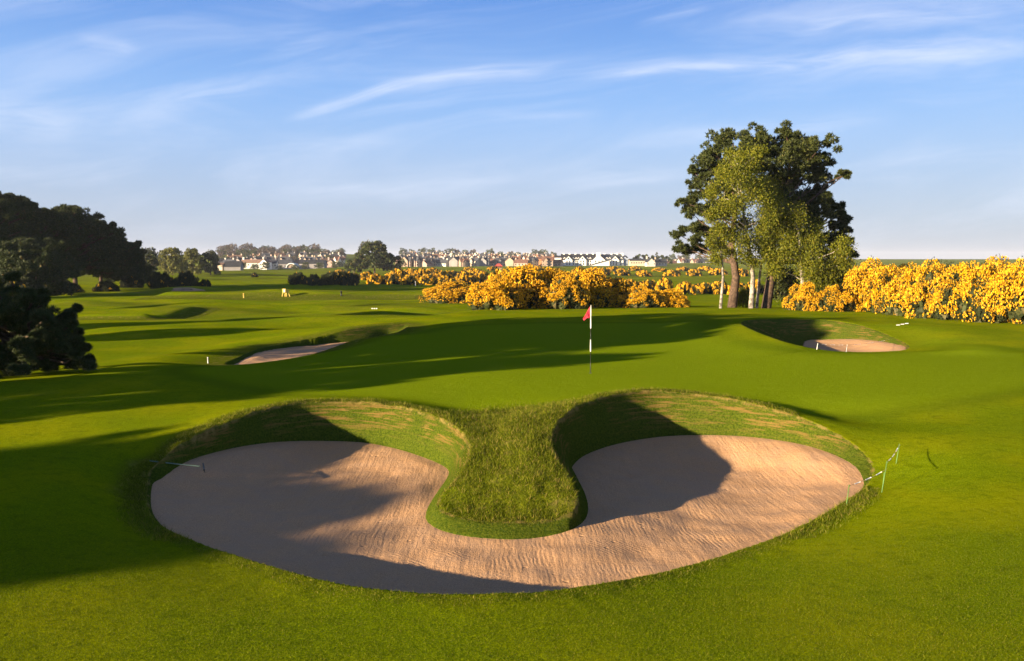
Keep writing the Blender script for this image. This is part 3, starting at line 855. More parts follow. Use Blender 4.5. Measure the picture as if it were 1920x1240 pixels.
# leaders on the tallest pine are part of its crown; spreading low pine near the camera
f = G(-17.6, 28.5)
rg = np.random.default_rng(301)
pb = [(20,560,26),(60,575,26),(95,590,20),(20,600,30),(70,620,28),(110,600,14),(130,610,12),(140,628,14),(100,640,22),(125,650,16),(150,640,10),(50,655,28),(10,650,30),(90,668,18),(125,668,12),(20,680,24),(55,688,16),(-30,600,34),(-40,650,34),(-20,580,26),(-60,590,30),(-80,620,34),(40,555,14),(5,552,14)]
b = blobs_px(pb, 28.0, rg, 20, 150)
b = [(x, y, max(z, f[2]+.25), r*.6) for x, y, z, r in b]
b = b + [(x+rg.normal(0,.3), y+rg.normal(0,.5), max(f[2]+.12, z+rg.normal(0,.3)), r*rg.uniform(.35,.8)) for x, y, z, r in b*3]
b = b + [(f[0]*(1-q)+x*q+rg.normal(0,.12), f[1]*(1-q)+y*q+rg.normal(0,.12), (f[2]+1)*(1-q)+z*q, .28) for (x, y, z, r) in b[:25] for q in (.55,.7,.85)]
b = b + [(f[0]+rg.normal(0,1.0), f[1]-rg.uniform(.2,1.2), f[2]+rg.uniform(.1,1.0), .35) for k in range(16)]
tree('pine_tree', 'low spreading pine whose branches reach in from the left edge', 'tree', f, [(f[0],f[1],f[2]-.3),(f[0]+.1,f[1],f[2]+.9),(f[0]-.1,f[1]+.2,f[2]+1.9),(f[0],f[1],f[2]+2.9)], [.2,.17,.12,.05], b,
     lambda bl, r: pine_foliage(bl, r, 1.5, .17, .028, 9), (M_BARK, M_PINED), rg, 'dark pines on the left', .04)
# pines of the same belt that stand outside the frame and shade the course
def ca(c, reach, H):
    a = reach - 4.9*H
    return .857*a - .515*c, .515*a + .857*c
SH = [(15.6,-.7,9.5,1.0),(19.0,2.8,8.4,4.0),(24.8,20,8.6,.2),(28.4,28,9.5,2.2),(31.7,41,11,2.9),(35.4,39,10.5,.4),(39.2,37,10.5,3),(52,16,10.5,1.4),(64,24,10.5,2.6),(88,32,9.5,.9),(6.5,-4,8,2.0)]
high = None
for i, (c_, re_, H_, rz) in enumerate(SH):
    x, y = ca(c_, re_, H_)
    if i == 0:
        proto = left_pine(x, y, 9.5, 2.7, 400, 'shading pine beside the fairway, outside the frame to the left', .25, dens=.7, nl=.3, nw=.1, r0=1.0, nb=28)
        proto.scale = (1.75, 1.75, 1)
        continue
    if 31 < c_ < 40:
        if high is None:
            high = left_pine(x, y, H_, 2.6, 430, 'high crowned shading pine outside the frame to the left', .5, dens=.8, nl=.3, nw=.1, r0=.95, nb=26)
            continue
        c = copy_tree(high); c.location = G(x, y); c.rotation_euler.z = rz; c.scale = (.95,)*3
        continue
    c = copy_tree(proto)
    c.location = G(x, y); c.scale = (.72*H_/9.5, .72*H_/9.5, H_/9.5); c.rotation_euler.z = rz

# ------------------------------------------------------------------ gorse
def gorse_proto(seed, W, Dp, H, nl, nsub, nfl, fs, ns, label, bloom=.8, fol=None):
    rg = np.random.default_rng(seed)
    o = empty('gorse_bush', (0,0,0), 0, label, 'bush')
    FL, GR = [], []
    core = MB()
    for i in range(nl):
        a = i*2.399; q = math.sqrt((i+.3)/nl)
        lx_, ly_ = math.cos(a)*q*W*.36, math.sin(a)*q*Dp*.36
        r = H*rg.uniform(.30, .42)
        lz = H*(1-q*q*.55)*rg.uniform(.82, 1.0) - r
        lz = max(lz, r*.35)
        c = np.array([lx_, ly_, lz])
        # dark inner twigs fill
        u = sph(26, rg, -1)*r*.68*rg.uniform(.85, 1.1, (26, 1))
        GR.append(florets(c+u*.72, r*.26, rg))
        u2 = sph(150, rg, -1)
        GR.append(needles(c+u2*r*rg.uniform(.6, .98, (150, 1)), 6, fs*2.6, fs*.7, rg, .4, u2))
        d = sph(nsub, rg, -.45)
        for dd in d:
            sc = c + dd*r*rg.uniform(.78, 1.0)
            if sc[2] < .05: continue
            sr = r*rg.uniform(.28, .40)
            e = sph(nfl, rg, -.6)
            e = e[(e@dd) > -.35]
            sr_ = sr
            if rg.random() < bloom*1.12*(.4+.6*min(1, sc[2]/(H*.42))) and vn(sc[0]+sc[2]*1.7+seed, sc[1]*1.1-sc[2], .8, 61) > .30:
                keep = rg.random(len(e)) < rg.uniform(.45, .95)
                FL.append(florets(sc + e[keep]*sr*rg.uniform(.8, 1.1, (keep.sum(), 1)), fs*1.2, rg))
            k = max(4, ns)
            g = sph(k, rg, -.6)
            GR.append(needles(sc+g*sr*.85, 5, fs*2.3, fs*.6, rg, .3, g)[:3])
    FLv = cat([x for x in FL]); 
    V, Fs, t = [], [], []
    GRv = cat(GR)
    make_obj('foliage', GRv[0], GRv[1], fol or M_GORSE, o, False, {'tint': np.clip(GRv[2], 0, 1)})
    make_obj('blossom', FLv[0], FLv[1], M_BLOSSOM, o, False, {'tint': FLv[2]})
    return o
HI = [gorse_proto(500+i, 5.2, 4.2, 3.3, 12, 26, 100, .046, 24, 'x', [.80,.68,.75][i]) for i in range(3)]
FAR = [gorse_proto(520+i, 7.5, 5.0, 2.4, 8, 16, 20, .15, 6, 'x', [.92,.84,.88][i]) for i in range(3)]
DULL = [gorse_proto(540+i, 7.5, 5.0, 2.4, 8, 9, 10, .15, 12, 'x', .3) for i in range(2)]
used = {}
def put_gorse(kind, px, Y, wpx, hpx, rz, label, group, lift=0.0):
    protos = {'hi': HI, 'far': FAR, 'dull': DULL}[kind]
    k = used.get(kind, 0); used[kind] = k+1
    o = protos[k] if k < len(protos) else copy_tree(protos[k % len(protos)])
    W, H = (5.2, 3.3) if kind == 'hi' else (7.5, 2.4)
    if kind == 'hi' and px < 1300: wpx *= 1.25
    x = lx(px, Y); g = G(x, Y)
    o.location = (g[0], g[1], g[2]-.12+lift)
    sx = wpx*Y/F/W; sz = hpx*Y/F/H
    o.scale = (sx, max(sx*.8, min(sx, sz)), sz)
    o.rotation_euler.z = rz
    tag(o, label, 'bush', group)
    return o
gc = 'gorse bushes behind the green'
for a in [(928,60,84,66,.1,'bright gorse bush at the left end of the clump behind the green'),
          (975,64,110,84,-.1,'tallest gorse bush of the clump behind the green'),
          (1032,66,90,82,.2,'gorse bush with a dark gap on its right, behind the green'),
          (1062,61,70,70,2.9,'gorse bush straight behind the flag'),
          (1100,65,90,76,.3,'gorse bush just right of the flag'),
          (1150,66,80,62,-.2,'lower gorse bush in the right half of the clump behind the green'),
          (1205,63,70,44,3.1,'low round gorse bush near the right end of the clump'),
          (1252,64,72,38,.2,'last low gorse bush at the right end of the clump')]:
    put_gorse('hi', a[0], a[1], a[2], a[3], a[4], a[5], gc)
put_gorse('hi', 850, 98, 96, 46, .1, 'separate round gorse bush left of the clump behind the green', gc)
put_gorse('hi', 905, 88, 50, 30, 1, 'small gorse bush between the round bush and the clump', gc)
gr_ = 'tall gorse thicket at the right'
for a in [(1505,58,72,56,.1,'low gorse bush at the left end, beside the pine trunk'),
          (1565,57.5,80,56,3.0,'low gorse bush below the drooping birch'),
          (1625,58,100,100,.2,'gorse bush under the right edge of the birch'),
          (1662,56,100,92,1.0,'gorse bush in the left half of the thicket front'),
          (1705,53,100,98,-.2,'gorse bush left of the thicket middle'),
          (1755,51,110,110,3.3,'broad gorse bush in the thicket middle'),
          (1805,49,110,112,.3,'gorse bush bulging forward right of the thicket middle'),
          (1850,48,110,118,2.8,'tall gorse bush near the right edge of the photo'),
          (1905,46.5,120,122,.1,'nearest gorse bush, cut by the right edge of the photo'),
          (1690,62,110,88,.5,'gorse bush in the back row above the thicket'),
          (1780,58,120,100,.9,'back row gorse bush showing above the thicket middle'),
          (1870,55,120,108,2.1,'back row gorse bush at the far right of the thicket'),
          (1965,46,120,120,1.5,'gorse bush just beyond the right edge of the photo'),
          (1965,54,120,112,.7,'back gorse bush just beyond the right edge of the photo')]:
    put_gorse('hi', a[0], a[1], a[2], a[3], a[4], 'yellow '+a[5], gr_)
gf = 'gorse bands across the far links'
rows = {  # (depth, base height px, list of px)
 'near': (190, 22, [705, 735, 768, 800], 'far'),
 'patch': (215, 26, [655, 745, 775, 805, 838, 868, 900, 932, 962, 995], 'far'),
 'left': (185, 28, [560, 590, 622, 655, 640], 'dull'),
 'mid': (240, 22, [690, 790, 830, 870, 905, 935], 'far'),
 'mound': (118, 44, [935, 975, 1010, 1050, 1085, 1120], 'far'),
 'dullmound': (112, 36, [1065, 1105, 1150], 'dull'),
 'right': (150, 26, [1140, 1180, 1215, 1245], 'far'),
 'behind': (135, 26, [1285, 1318, 1350, 1385, 1415], 'far'),
 'far': (330, 16, [770, 812, 850, 890, 960, 1000, 1045, 1085, 1130, 1165, 1205, 1260, 1300, 1345, 1390], 'far'),
 'edge': (460, 10, [640, 880, 925, 1010, 1110, 1150, 1190, 1235, 1280, 1320], 'far')}
where = {'dullmound': 'on the dark rise before the hotel', 'patch': 'in the broad patch behind the white litter bin', 'near': 'in the row left of the round bush', 'left': 'below the dark round pine', 'mid': 'in the low row behind the white posts',
         'mound': 'on the rise behind the main clump', 'right': 'in the strip right of the main clump', 'behind': 'seen between the birch trunks',
         'far': 'in the long band before the town', 'edge': 'in the thin farthest band below the white hotel'}
ORD = ['first','second','third','fourth','fifth','sixth','seventh','eighth','ninth','tenth','eleventh','twelfth','thirteenth','fourteenth','fifteenth','sixteenth','seventeenth','eighteenth','nineteenth','twentieth']
rr_ = np.random.default_rng(9)
for key, (Y, h, xs, kind) in rows.items():
    for i, px in enumerate(sorted(xs)):
        put_gorse(kind, px, Y*rr_.uniform(.96, 1.05), rr_.uniform(38, 56)*(190/Y)**.35, h*rr_.uniform(.8, 1.15), rr_.uniform(-.4, .4)+rr_.integers(2)*3.14,
                  '%s gorse bush %s, %s from the left' % ('dull flowered' if kind == 'dull' else 'yellow', where[key], ORD[i]), gf)
for i, (px, Y, w, h, lab) in enumerate([(250,160,60,24,'brownish gorse bush beyond the last left pine'),(305,150,70,34,'dull gorse bush on the bank left of the small far bunker'),(350,158,64,34,'purplish gorse bush on the bank behind the small far bunker'),
        (200,142,70,22,'dull gorse bush at the foot of the left pines'),(120,128,80,30,'dull gorse bush under the broad left pine'),(40,108,90,44,'dull gorse bush among the left pine trunks'),(385,160,34,16,'small dark gorse bush ending the bank on the right'),
        (478,300,20,10,'tiny dark gorse clump on the open fairway before the white farmhouse')]):
    put_gorse('dull', px, Y, w, h, i*.7, lab, 'dull scrub at the left')

# ------------------------------------------------------------------ far single trees
def round_tree(px, Y, wpx, hpx, label, mats, seed, size, dens, name='broadleaf_tree', grp=None, nb=22, low=.15, needle=False):
    rg = np.random.default_rng(seed)
    x = lx(px, Y); f = G(x, Y); W = wpx*Y/F; H = hpx*Y/F
    bl = []
    for i in range(nb):
        h = low + (1-low)*((i+.5)/nb); a = i*2.4
        q = W*.5*math.sqrt(max(.02, 1-((h-.42)/.62)**2))*rg.uniform(.4, .82)
        bl.append((x+math.cos(a)*q, Y+math.sin(a)*q*.8, f[2]+H*h*.9, W*rg.uniform(.12, .17)))
    tp = [(x, Y, f[2]-.3), (x, Y, f[2]+H*.3), (x+.2, Y, f[2]+H*.85)]
    if needle: fo = lambda b, r: pine_foliage([(q[0],q[1],q[2],q[3]) for q in b], r, dens, size, size*.3, 6)
    else: fo = leaf_foliage(dens, size, .3)
    return tree(name, label, 'tree', f, tp, [H*.03, H*.025, H*.008], bl, fo, mats, rg, grp, H*.006)
def big_far(px, Y, wpx, hpx, label, mats, seed, s, name, grp=None, nb=26, low=.12, n=14):
    rg = np.random.default_rng(seed)
    x = lx(px, Y); f = G(x, Y); W = wpx*Y/F; H = hpx*Y/F
    o = empty(name, f, 0, label, 'tree', grp)
    bl, cs = [], []
    for i in range(nb):
        h = low + (1-low)*((i+.5)/nb); a = i*2.4
        q = W*.5*math.sqrt(max(.02, 1-((h-.40)/.64)**2))*rg.uniform(.45, .85)
        r = min(W, H)*rg.uniform(.11, .17)
        bl.append((math.cos(a)*q, math.sin(a)*q*.7, H*h*.93, r))
        d = sph(n, rg, -.6)
        for dd in d:
            e = sph(16, rg, -.6)
            cs.append(np.array(bl[-1][:3]) + dd*r*.8 + e*r*.38)
    mb = limbs_mesh(np.array([(0,0,-.3),(0,0,H*.3),(.2,0,H*.8)]), [H*.03, H*.022, H*.006], bl, rg, H*.006)
    mb.build('trunk', mats[0], o, True)
    V, Fs, t = leafquads(np.concatenate(cs), s, rg, .2)
    make_obj('crown', V, Fs, mats[1], o, False, {'tint': t})
    return o
big_far(703, 370, 82, 60, 'big dark round headed pine standing alone before the town', (M_BARK, M_PINED), 601, .42, 'pine_tree', None, 34, .22, 18)
big_far(735, 372, 48, 36, 'lower dark pine leaning against the right side of the round headed pine', (M_BARK, M_PINED), 602, .4, 'pine_tree', None, 16, .2, 14)
big_far(665, 368, 40, 30, 'small dark pine at the left side of the round headed pine', (M_BARK, M_PINED), 603, .4, 'pine_tree', None, 12, .2, 12)
gw = 'pale willows beyond the left pines'
big_far(325, 330, 58, 54, 'largest pale willow, right of the dark spiky conifer', (M_BARK, M_OLIVE), 611, .34, 'willow_tree', gw, 26, .1, 16)
big_far(362, 345, 46, 50, 'middle pale willow of the far left group', (M_BARK, M_OLIVE), 612, .34, 'willow_tree', gw, 22, .1, 16)
big_far(396, 350, 40, 44, 'rightmost darker willow of the far left group', (M_BARK, leafmat('dull_willow', (.06,.065,.025),(.12,.12,.035),None,.7,.2)), 613, .34, 'willow_tree', gw, 20, .1, 16)
big_far(287, 260, 26, 54, 'narrow dark conifer beside the pale willow', (M_BARK, M_PINED), 614, .3, 'conifer_tree', None, 24, .05, 12)
big_far(262, 240, 46, 34, 'dark bushy pine just right of the left pine belt', (M_BARK, M_PINED), 615, .3, 'pine_tree', None, 16, .1, 12)

# ------------------------------------------------------------------ town
W_COL = [('cream', (.56,.45,.34)), ('white', (.66,.60,.52)), ('pinkish', (.46,.33,.27)), ('sandstone', (.34,.25,.19)), ('grey', (.26,.24,.24))]
R_COL = [('slate', (.055,.058,.07)), ('red tiled', (.17,.085,.06)), ('brown tiled', (.16,.095,.065)), ('dark', (.03,.032,.038))]
MW = [wallmat(n+'_render', c, .3, .15) for n, c in W_COL]
MR = [wallmat(n.replace(' ', '_')+'_roof', c, .8, .3) for n, c in R_COL]
M_GLASS = mat('window_glass', (.03,.035,.045), .15, .5)
M_FRAME = mat('white_paint', (.78,.76,.72), .6)

def house_proto(wi, ri, kind):
    o = empty('house', (0,0,0))
    w, d, e, r = [(10,8,5.2,8.6), (13,8,3.2,6.6), (8,8,5.4,9.2), (18,8,5.0,8.2)][kind]
    mb = MB(); mb.gwall(-w/2, w/2, -d/2, d/2, -2, e, r, 'x')
    if kind in (0, 2): mb.gwall(-w*.32, w*.05, -d/2-1.8, -d/2+.5, -2, e-.3, r-1.0, 'y')
    mb.build('wall', MW[wi], o)
    rf = MB(); rf.gable(-w/2, w/2, -d/2, d/2, e, r+.25, 'x')
    if kind in (0, 2): rf.gable(-w*.32, w*.05, -d/2-1.8, 0, e-.3, r-.75, 'y', .22, .3)
    ro = rf.build('roof', MR[ri], o)
    for cx in ((-w/2+.8,), (w/2-.8,), ) if kind != 2 else ((w*.2,),):
        MB().box(cx[0]-.55, cx[0]+.55, -.45, .45, r-1.4, r+1.5).build('chimney', MW[wi], ro)
    zs = (1.0, 3.4) if kind != 1 else (1.0,)
    for z in zs:
        for xx in np.linspace(-w/2+1.6, w/2-1.6, int(w/3.2)):
            yy = -d/2-.06
            if kind in (0, 2) and -w*.32 < xx < w*.05: yy = -d/2-1.86
            wn = MB().box(xx-.55, xx+.55, yy, yy+.2, z, z+1.35).build('window', M_GLASS, o)
    return o
combos = [(0,0,0),(1,3,0),(2,1,1),(3,0,2),(1,0,1),(4,3,3),(0,2,0),(3,1,0),(2,0,2),(1,1,2),(0,3,1),(4,0,0)]
PROT = [house_proto(*c) for c in combos]
pu = [0]*len(PROT)
rt = np.random.default_rng(77)
def put_house(k, x, y, rz, s, label, z=None):
    o = PROT[k] if pu[k] == 0 else copy_tree(PROT[k])
    pu[k] += 1
    g = G(x, y)
    o.location = g if z is None else (x, y, z); o.rotation_euler.z = rz; o.scale = (s, s, s)
    return tag(o, label, 'house', 'houses of the far town')
kindn = ['gabled two storey', 'long low', 'narrow gabled', 'long terraced']
BANDS = [('front', 790, 745, 1050, 20), ('second', 850, 765, 1045, 17), ('third', 915, 750, 1040, 19), ('fourth', 985, 765, 1035, 17), ('fifth', 1060, 755, 1030, 17), ('top', 1140, 770, 1030, 14)]
for bn, Y, a, b_, n in BANDS:
    for i in range(n):
        px = a + (b_-a)*(i+.5)/n + rt.uniform(-4, 4); k = int(rt.integers(len(PROT)))
        wi, ri, kd = combos[k]
        put_house(k, lx(px, Y), Y+rt.uniform(-18, 18), rt.choice([-.5, -.2, .15, .5, 1.2, 1.57])+rt.normal(0, .08), rt.uniform(.85, 1.1),
                  '%s house with %s roof, %s from left in %s row of central town' % (W_COL[wi][0], R_COL[ri][0], ORD[i], bn))
BL2 = [('lower', 800, 415, 645, 14), ('middle', 880, 420, 650, 13), ('upper', 960, 470, 645, 8)]
for bn, Y, a, b_, n in BL2:
    for i in range(n):
        px = a + (b_-a)*(i+.5)/n + rt.uniform(-4, 4); k = int(rt.integers(len(PROT)))
        wi, ri, kd = combos[k]
        put_house(k, lx(px, Y), Y+rt.uniform(-15, 15), rt.choice([-.4, -.1, .2, .5, 1.3])+rt.normal(0, .08), rt.uniform(.85, 1.1),
                  '%s house with %s roof, %s from left in %s row of left hillside' % (W_COL[wi][0], R_COL[ri][0], ORD[i], bn))
for i, px in enumerate([1248, 1262, 1276, 1288, 1300, 1312, 1322]):
    k = [2, 4, 9, 0, 7, 2, 5][i]; wi, ri, kd = combos[k]
    put_house(k, lx(px, 1000), 1000+rt.uniform(-30, 30), rt.uniform(-.4, .5), .95, '%s house with %s roof, %s in the low row right of the hotel' % (W_COL[wi][0], R_COL[ri][0], ORD[i]), z=-5)

def building(name, label, px, Y, rz=0, z=None):
    x = lx(px, Y); g = G(x, Y)
    return empty(name, (g[0], g[1], g[2] if z is None else z), rz, label, 'building')
def windows(o, xs, y, zs, w, h, m=M_GLASS):
    for z in zs:
        for xx in xs:
            wn = MB().box(xx-w/2, xx+w/2, y-.08, y+.2, z, z+h).build('window', m, o)
# hotel, 1 photo px = .597 m at 900 m
YH = 820.0; u = YH/F
o = building('hotel', 'long white hotel with dark roof, gables, dormers and rooftop chimneys', 1110, YH, 0, CZ-14.5*u)
zb = CZ-14.5*u
def hx(px): return (px-1110)*u
def hz(py): return (HOR-py)*u + CZ - zb
M_HW = wallmat('hotel_render', (.82,.79,.74), .2, .06); M_HR = wallmat('hotel_slate', (.018,.018,.024), .5, .3); M_HR2 = wallmat('hotel_grey_slate', (.06,.068,.08), .5, .3)
mb = MB().box(hx(1053), hx(1168), 0, 13, -6, hz(487.5)); mb.build('wall', M_HW, o)
rf = MB(); rf.gable(hx(1053), hx(1119), 0, 13, hz(487.5)+.1, hz(476.5), 'x', .3, .5); ro = rf.build('roof', M_HR, o)
rf = MB(); rf.gable(hx(1125), hx(1168), 0, 13, hz(487.5)+.1, hz(476.8), 'x', .3, .5); ro2 = rf.build('roof', M_HR2, o)
for px in (1065, 1091, 1152):
    g = MB().gwall(hx(px-7.5), hx(px+7.5), -1.6, 5, -6, hz(488), hz(480), 'y').build('gable', M_HW, o)
    windows(g, [hx(px-2.5), hx(px+2.5)], -1.6, [hz(497), hz(492.3)], 1.2, 1.9)
    windows(g, [hx(px)], -1.6, [hz(486.5)], 1.3, 1.7)
    MB().gable(hx(px-7.5), hx(px+7.5), -1.6, 6, hz(488)+.15, hz(480)+.3, 'y', .3, .3).build('gable_roof', M_HR, g)
g = MB().gwall(hx(1109), hx(1135), -2.2, 6, -6, hz(489.5), hz(478), 'y').build('gable', M_HW, o)
MB().box(hx(1117.5), hx(1124.5), -2.4, 2, hz(490), hz(474.2)).build('chimney_stack', M_HW, g)
windows(g, [hx(1116), hx(1122), hx(1128)], -2.2, [hz(496.5), hz(492)], 1.2, 1.9)
for px in (1058, 1074, 1079.5, 1084, 1100.5, 1106, 1137, 1142.5, 1164):
    dm = MB().gwall(hx(px)-1.2, hx(px)+1.2, .6, 5, hz(487), hz(484.2), hz(482.4), 'y').build('dormer', M_HW, o)
    MB().gable(hx(px)-1.2, hx(px)+1.2, .6, 5, hz(484.2)+.1, hz(482.3)+.1, 'y', .15, .2).build('dormer_roof', M_HR, dm)
    windows(dm, [hx(px)], .6, [hz(486.4)], 1.1, 1.1)
for px in (1057.5, 1068, 1079, 1090, 1101, 1112, 1134, 1147, 1158):
    MB().box(hx(px)-.9, hx(px)+.9, 5.7, 7.3, hz(480), hz(475)).build('chimney', M_HW, o)
MB().box(hx(1168)-.8, hx(1168)+.3, 4, 9, hz(482), hz(474.8)).build('chimney', M_HW, o)
MB().box(hx(1146), hx(1166), 8, 9, hz(478), hz(475.4)).build('parapet', M_HW, o)
windows(o, [hx(p) for p in (1075, 1079.5, 1083, 1099.5, 1103, 1106.5, 1138, 1142, 1163)], 0, [hz(497), hz(492.3)], 1.2, 1.9)
g = MB().gwall(hx(1037), hx(1053)-.05, 3, 12, -6, hz(492), hz(480), 'x').build('side_wing', M_HW, o)
MB().gable(hx(1037), hx(1052.2), 3, 12, hz(494), hz(479.5), 'x', .3, .3).build('side_roof', M_HR, g)
MB().box(hx(1034), hx(1052.9), -3, 3, -6, hz(494.6)).build('terrace_wall', M_HW, o)
g = MB().add([(hx(1106),-9,hz(497)),(hx(1140),-9,hz(488.3)),(hx(1140),-3,hz(488.3)),(hx(1106),-3,hz(497)),
          (hx(1106),-9,-5),(hx(1140),-9,-5),(hx(1140),-3,-5),(hx(1106),-3,-5)], [(4,5,1,0),(5,6,2,1),(6,7,3,2),(7,4,0,3)]).build('entrance_wing', M_HW, o)
MB().add([(hx(1103),-9.6,hz(498.2)),(hx(1141),-9.6,hz(488)),(hx(1141),-2.4,hz(488)),(hx(1103),-2.4,hz(498.2)),
          (hx(1103),-9.6,hz(497)),(hx(1141),-9.6,hz(486.8)),(hx(1141),-2.4,hz(486.8)),(hx(1103),-2.4,hz(497))], [(0,3,2,1),(4,5,6,7),(0,1,5,4),(1,2,6,5),(2,3,7,6),(3,0,4,7)]).build('wing_roof', M_HR2, g)
g = MB().box(hx(1168)+.05, hx(1177), 2, 13, -6, hz(484)).build('rear_wing', wallmat('rear_shade_render', (.30,.34,.42), .3, .1), o)  # the bluish shade on this wing is put into its wall colour
MB().gable(hx(1168)+.6, hx(1177), 2, 13, hz(484)+.05, hz(479), 'y', .3, .3).build('rear_roof', M_HR, g)
# orange roofed neighbour
def simple(name, label, px, py_base, Y, wpx, e_py, r_py, wm, rm, d=9, ax='x', rz=0, nwin=4, chim=0):
    u = Y/F
    o = building(name, label, px, Y, rz, CZ+(HOR-py_base)*u)
    e = (py_base-e_py)*u; r = (py_base-r_py)*u; w = wpx*u
    MB().gwall(-w/2, w/2, 0, d, -4, e, r-.2, ax).build('wall', wm, o)
    ro = MB().gable(-w/2, w/2, 0, d, e+.1, r+.1, ax, .25, .4).build('roof', rm, o)
    if nwin: windows(o, np.linspace(-w/2+w*.12, w/2-w*.12, nwin), 0, [e*.35], 1.0, min(1.3, e*.3))
    for c in range(chim):
        cx = -w/2+.8 if c == 0 else (w/2-.8 if c == 1 else 0)
        MB().box(cx-.6, cx+.6, d/2-.5, d/2+.5, r-1, r+1.8).build('chimney', wm, ro)
    return o
simple('house', 'long orange brick house with flat ridge left of the hotel', 1022, 499, 800, 34, 486, 481.5, wallmat('orange_brick',(.62,.26,.12),.5,.2), MR[1], 8, 'x', 0, 5, 2)
simple('house', 'cream gable ended house in front of the orange house', 1028, 499, 780, 18, 490.5, 484, MW[0], MR[1], 9, 'y', 0, 2, 0)
simple('house', 'long low cream house with dark roof right of the hotel', 1195, 497, 800, 30, 489, 485.5, MW[0], MR[3], 8, 'x', 0, 6, 0)
simple('house', 'cream house with steep dark roof, second right of the hotel', 1220, 498, 780, 16, 492, 484, MW[1], MR[3], 8, 'y', .1, 2, 1)
simple('house', 'low cream house with dark roof, third right of the hotel', 1239, 498, 790, 22, 492, 486, MW[0], MR[3], 8, 'x', .1, 4, 1)
big_far(1205, 840, 60, 20, 'broad dark tree mass top behind the low cream house', (M_BARK, M_PINED), 641, .9, 'pine_tree', None, 18, .3, 10)
big_far(1240, 845, 50, 17, 'dark spreading tree behind the third house right of the hotel', (M_BARK, M_PINED), 642, .9, 'pine_tree', None, 16, .3, 10)
big_far(1230, 850, 7, 26, 'thin dark spire like conifer right of the hotel', (M_BARK, M_PINED), 643, .5, 'conifer_tree', None, 12, .2, 8)
# white farmhouse and its barns at the left
M_PINKR = wallmat('clay_roof', (.28,.17,.12), .5, .2)
simple('farmhouse', 'long white farmhouse with brown roof at the edge of the links', 475, 500.5, 620, 40, 493, 487, M_HW, M_PINKR, 8, 'x', .12, 5, 2)
simple('farmhouse', 'white gable ended wing of the long farmhouse', 495, 501, 600, 13, 492, 485.5, M_HW, M_PINKR, 9, 'y', -.15, 2, 0)
simple('barn', 'grey stone barn with long dark roof right of the farmhouse', 585, 502, 620, 46, 494.5, 487.5, MW[4], MR[3], 11, 'x', 0, 4, 0)
simple('barn', 'dark roofed barn between farmhouse and arched barn', 530, 501, 640, 34, 495, 487, MW[4], MR[0], 11, 'x', 0, 0, 1)
simple('house', 'small cream house with slate roof beside the farmhouse gable', 511, 501, 610, 16, 494, 487, MW[1], MR[0], 8, 'x', .1, 3, 0)
simple('house', 'pink stone house at the right end of the farm row', 620, 501, 640, 13, 492, 487, MW[2], MR[3], 8, 'y', 0, 2, 1)
simple('house', 'small cream house with slate roof left of the dark shed', 411, 502, 560, 16, 497, 493, MW[0], MR[2], 7, 'x', -.2, 2, 0)
simple('barn', 'dark navy roofed shed left of the white farmhouse', 437, 503, 560, 30, 500, 490, MW[4], MR[3], 9, 'x', .1, 0, 0)
# arched barn
Y = 600; u_ = Y/F
o = building('barn', 'pale arched barn with curved roof in the farm row', 547, Y, 0, CZ+(HOR-502.5)*u_)
V = []; k = 14; W2, Hh = 10*u_, 9*u_
for yy in (0, 10):
    for i in range(k+1):
        t = math.pi*i/k; V.append((-math.cos(t)*W2, yy, math.sin(t)*Hh))
MB().add(V, [(i, i+1, k+2+i, k+1+i) for i in range(k)]).build('roof', M_FRAME, o, True)
V2 = [(0, .6, 0)] + [(-math.cos(math.pi*i/k)*W2*.97, .6, math.sin(math.pi*i/k)*Hh*.97) for i in range(k+1)]
MB().add(V2, [(0, i+2, i+1) for i in range(k)]).build('front_wall', MW[3], o)
V3 = []
for yy, rr2 in ((-.1, 1.0), (-.1, .84), (.3, 1.0), (.3, .84)):
    V3 += [(-math.cos(math.pi*i/k)*W2*rr2*1.01, yy, math.sin(math.pi*i/k)*Hh*rr2*1.01) for i in range(k+1)]
n_ = k+1
MB().add(V3, [(i, i+1, n_+i+1, n_+i) for i in range(k)] + [(n_+i, n_+i+1, 3*n_+i+1, 3*n_+i) for i in range(k)] + [(2*n_+i, 2*n_+i+1, i+1, i) for i in range(k)]).build('arch_rim', M_FRAME, o)

# skyline and garden trees: four crowns, copied
def town_tree(seed, m_, W, H, s=.62, nb=16, low=.18):
    rg = np.random.default_rng(seed)
    o = empty('broadleaf_tree', (0,0,0))
    cs, bl = [], []
    for i in range(nb):
        h = low+(1-low)*((i+.5)/nb); a = i*2.4
        q = W*.5*math.sqrt(max(.02, 1-((h-.5)/.6)**2))*rg.uniform(.4, .85); r = W*rg.uniform(.14, .2)
        bl.append((math.cos(a)*q, math.sin(a)*q, H*h*.93, r))
        for dd in sph(8, rg, -.6):
            cs.append(np.array(bl[-1][:3]) + dd*r*.8 + sph(9, rg, -.6)*r*.4)
    limbs_mesh(np.array([(0,0,-.5),(0,0,H*.35),(.2,0,H*.85)]), [.4,.3,.1], bl, rg, .07).build('trunk', M_BARK, o)
    V, Fs, t = leafquads(np.concatenate(cs), s, rg)
    make_obj('crown', V, Fs, m_, o, False, {'tint': t})
    return o
M_TG = leafmat('town_tree_green', (.035,.05,.022), (.09,.11,.04), None, .8, 0)
M_TB = leafmat('town_tree_brown', (.07,.055,.045), (.14,.105,.08), None, .8, 0)
TT = [('dark green', town_tree(701, M_PINE, 13, 12)), ('brown bare', town_tree(702, M_TB, 15, 13)), ('grey green', town_tree(703, M_TG, 12, 11)), ('brownish', town_tree(704, M_TB, 11, 10)), ('bushy green', town_tree(705, M_TG, 15, 9))]
tu = [0]*5
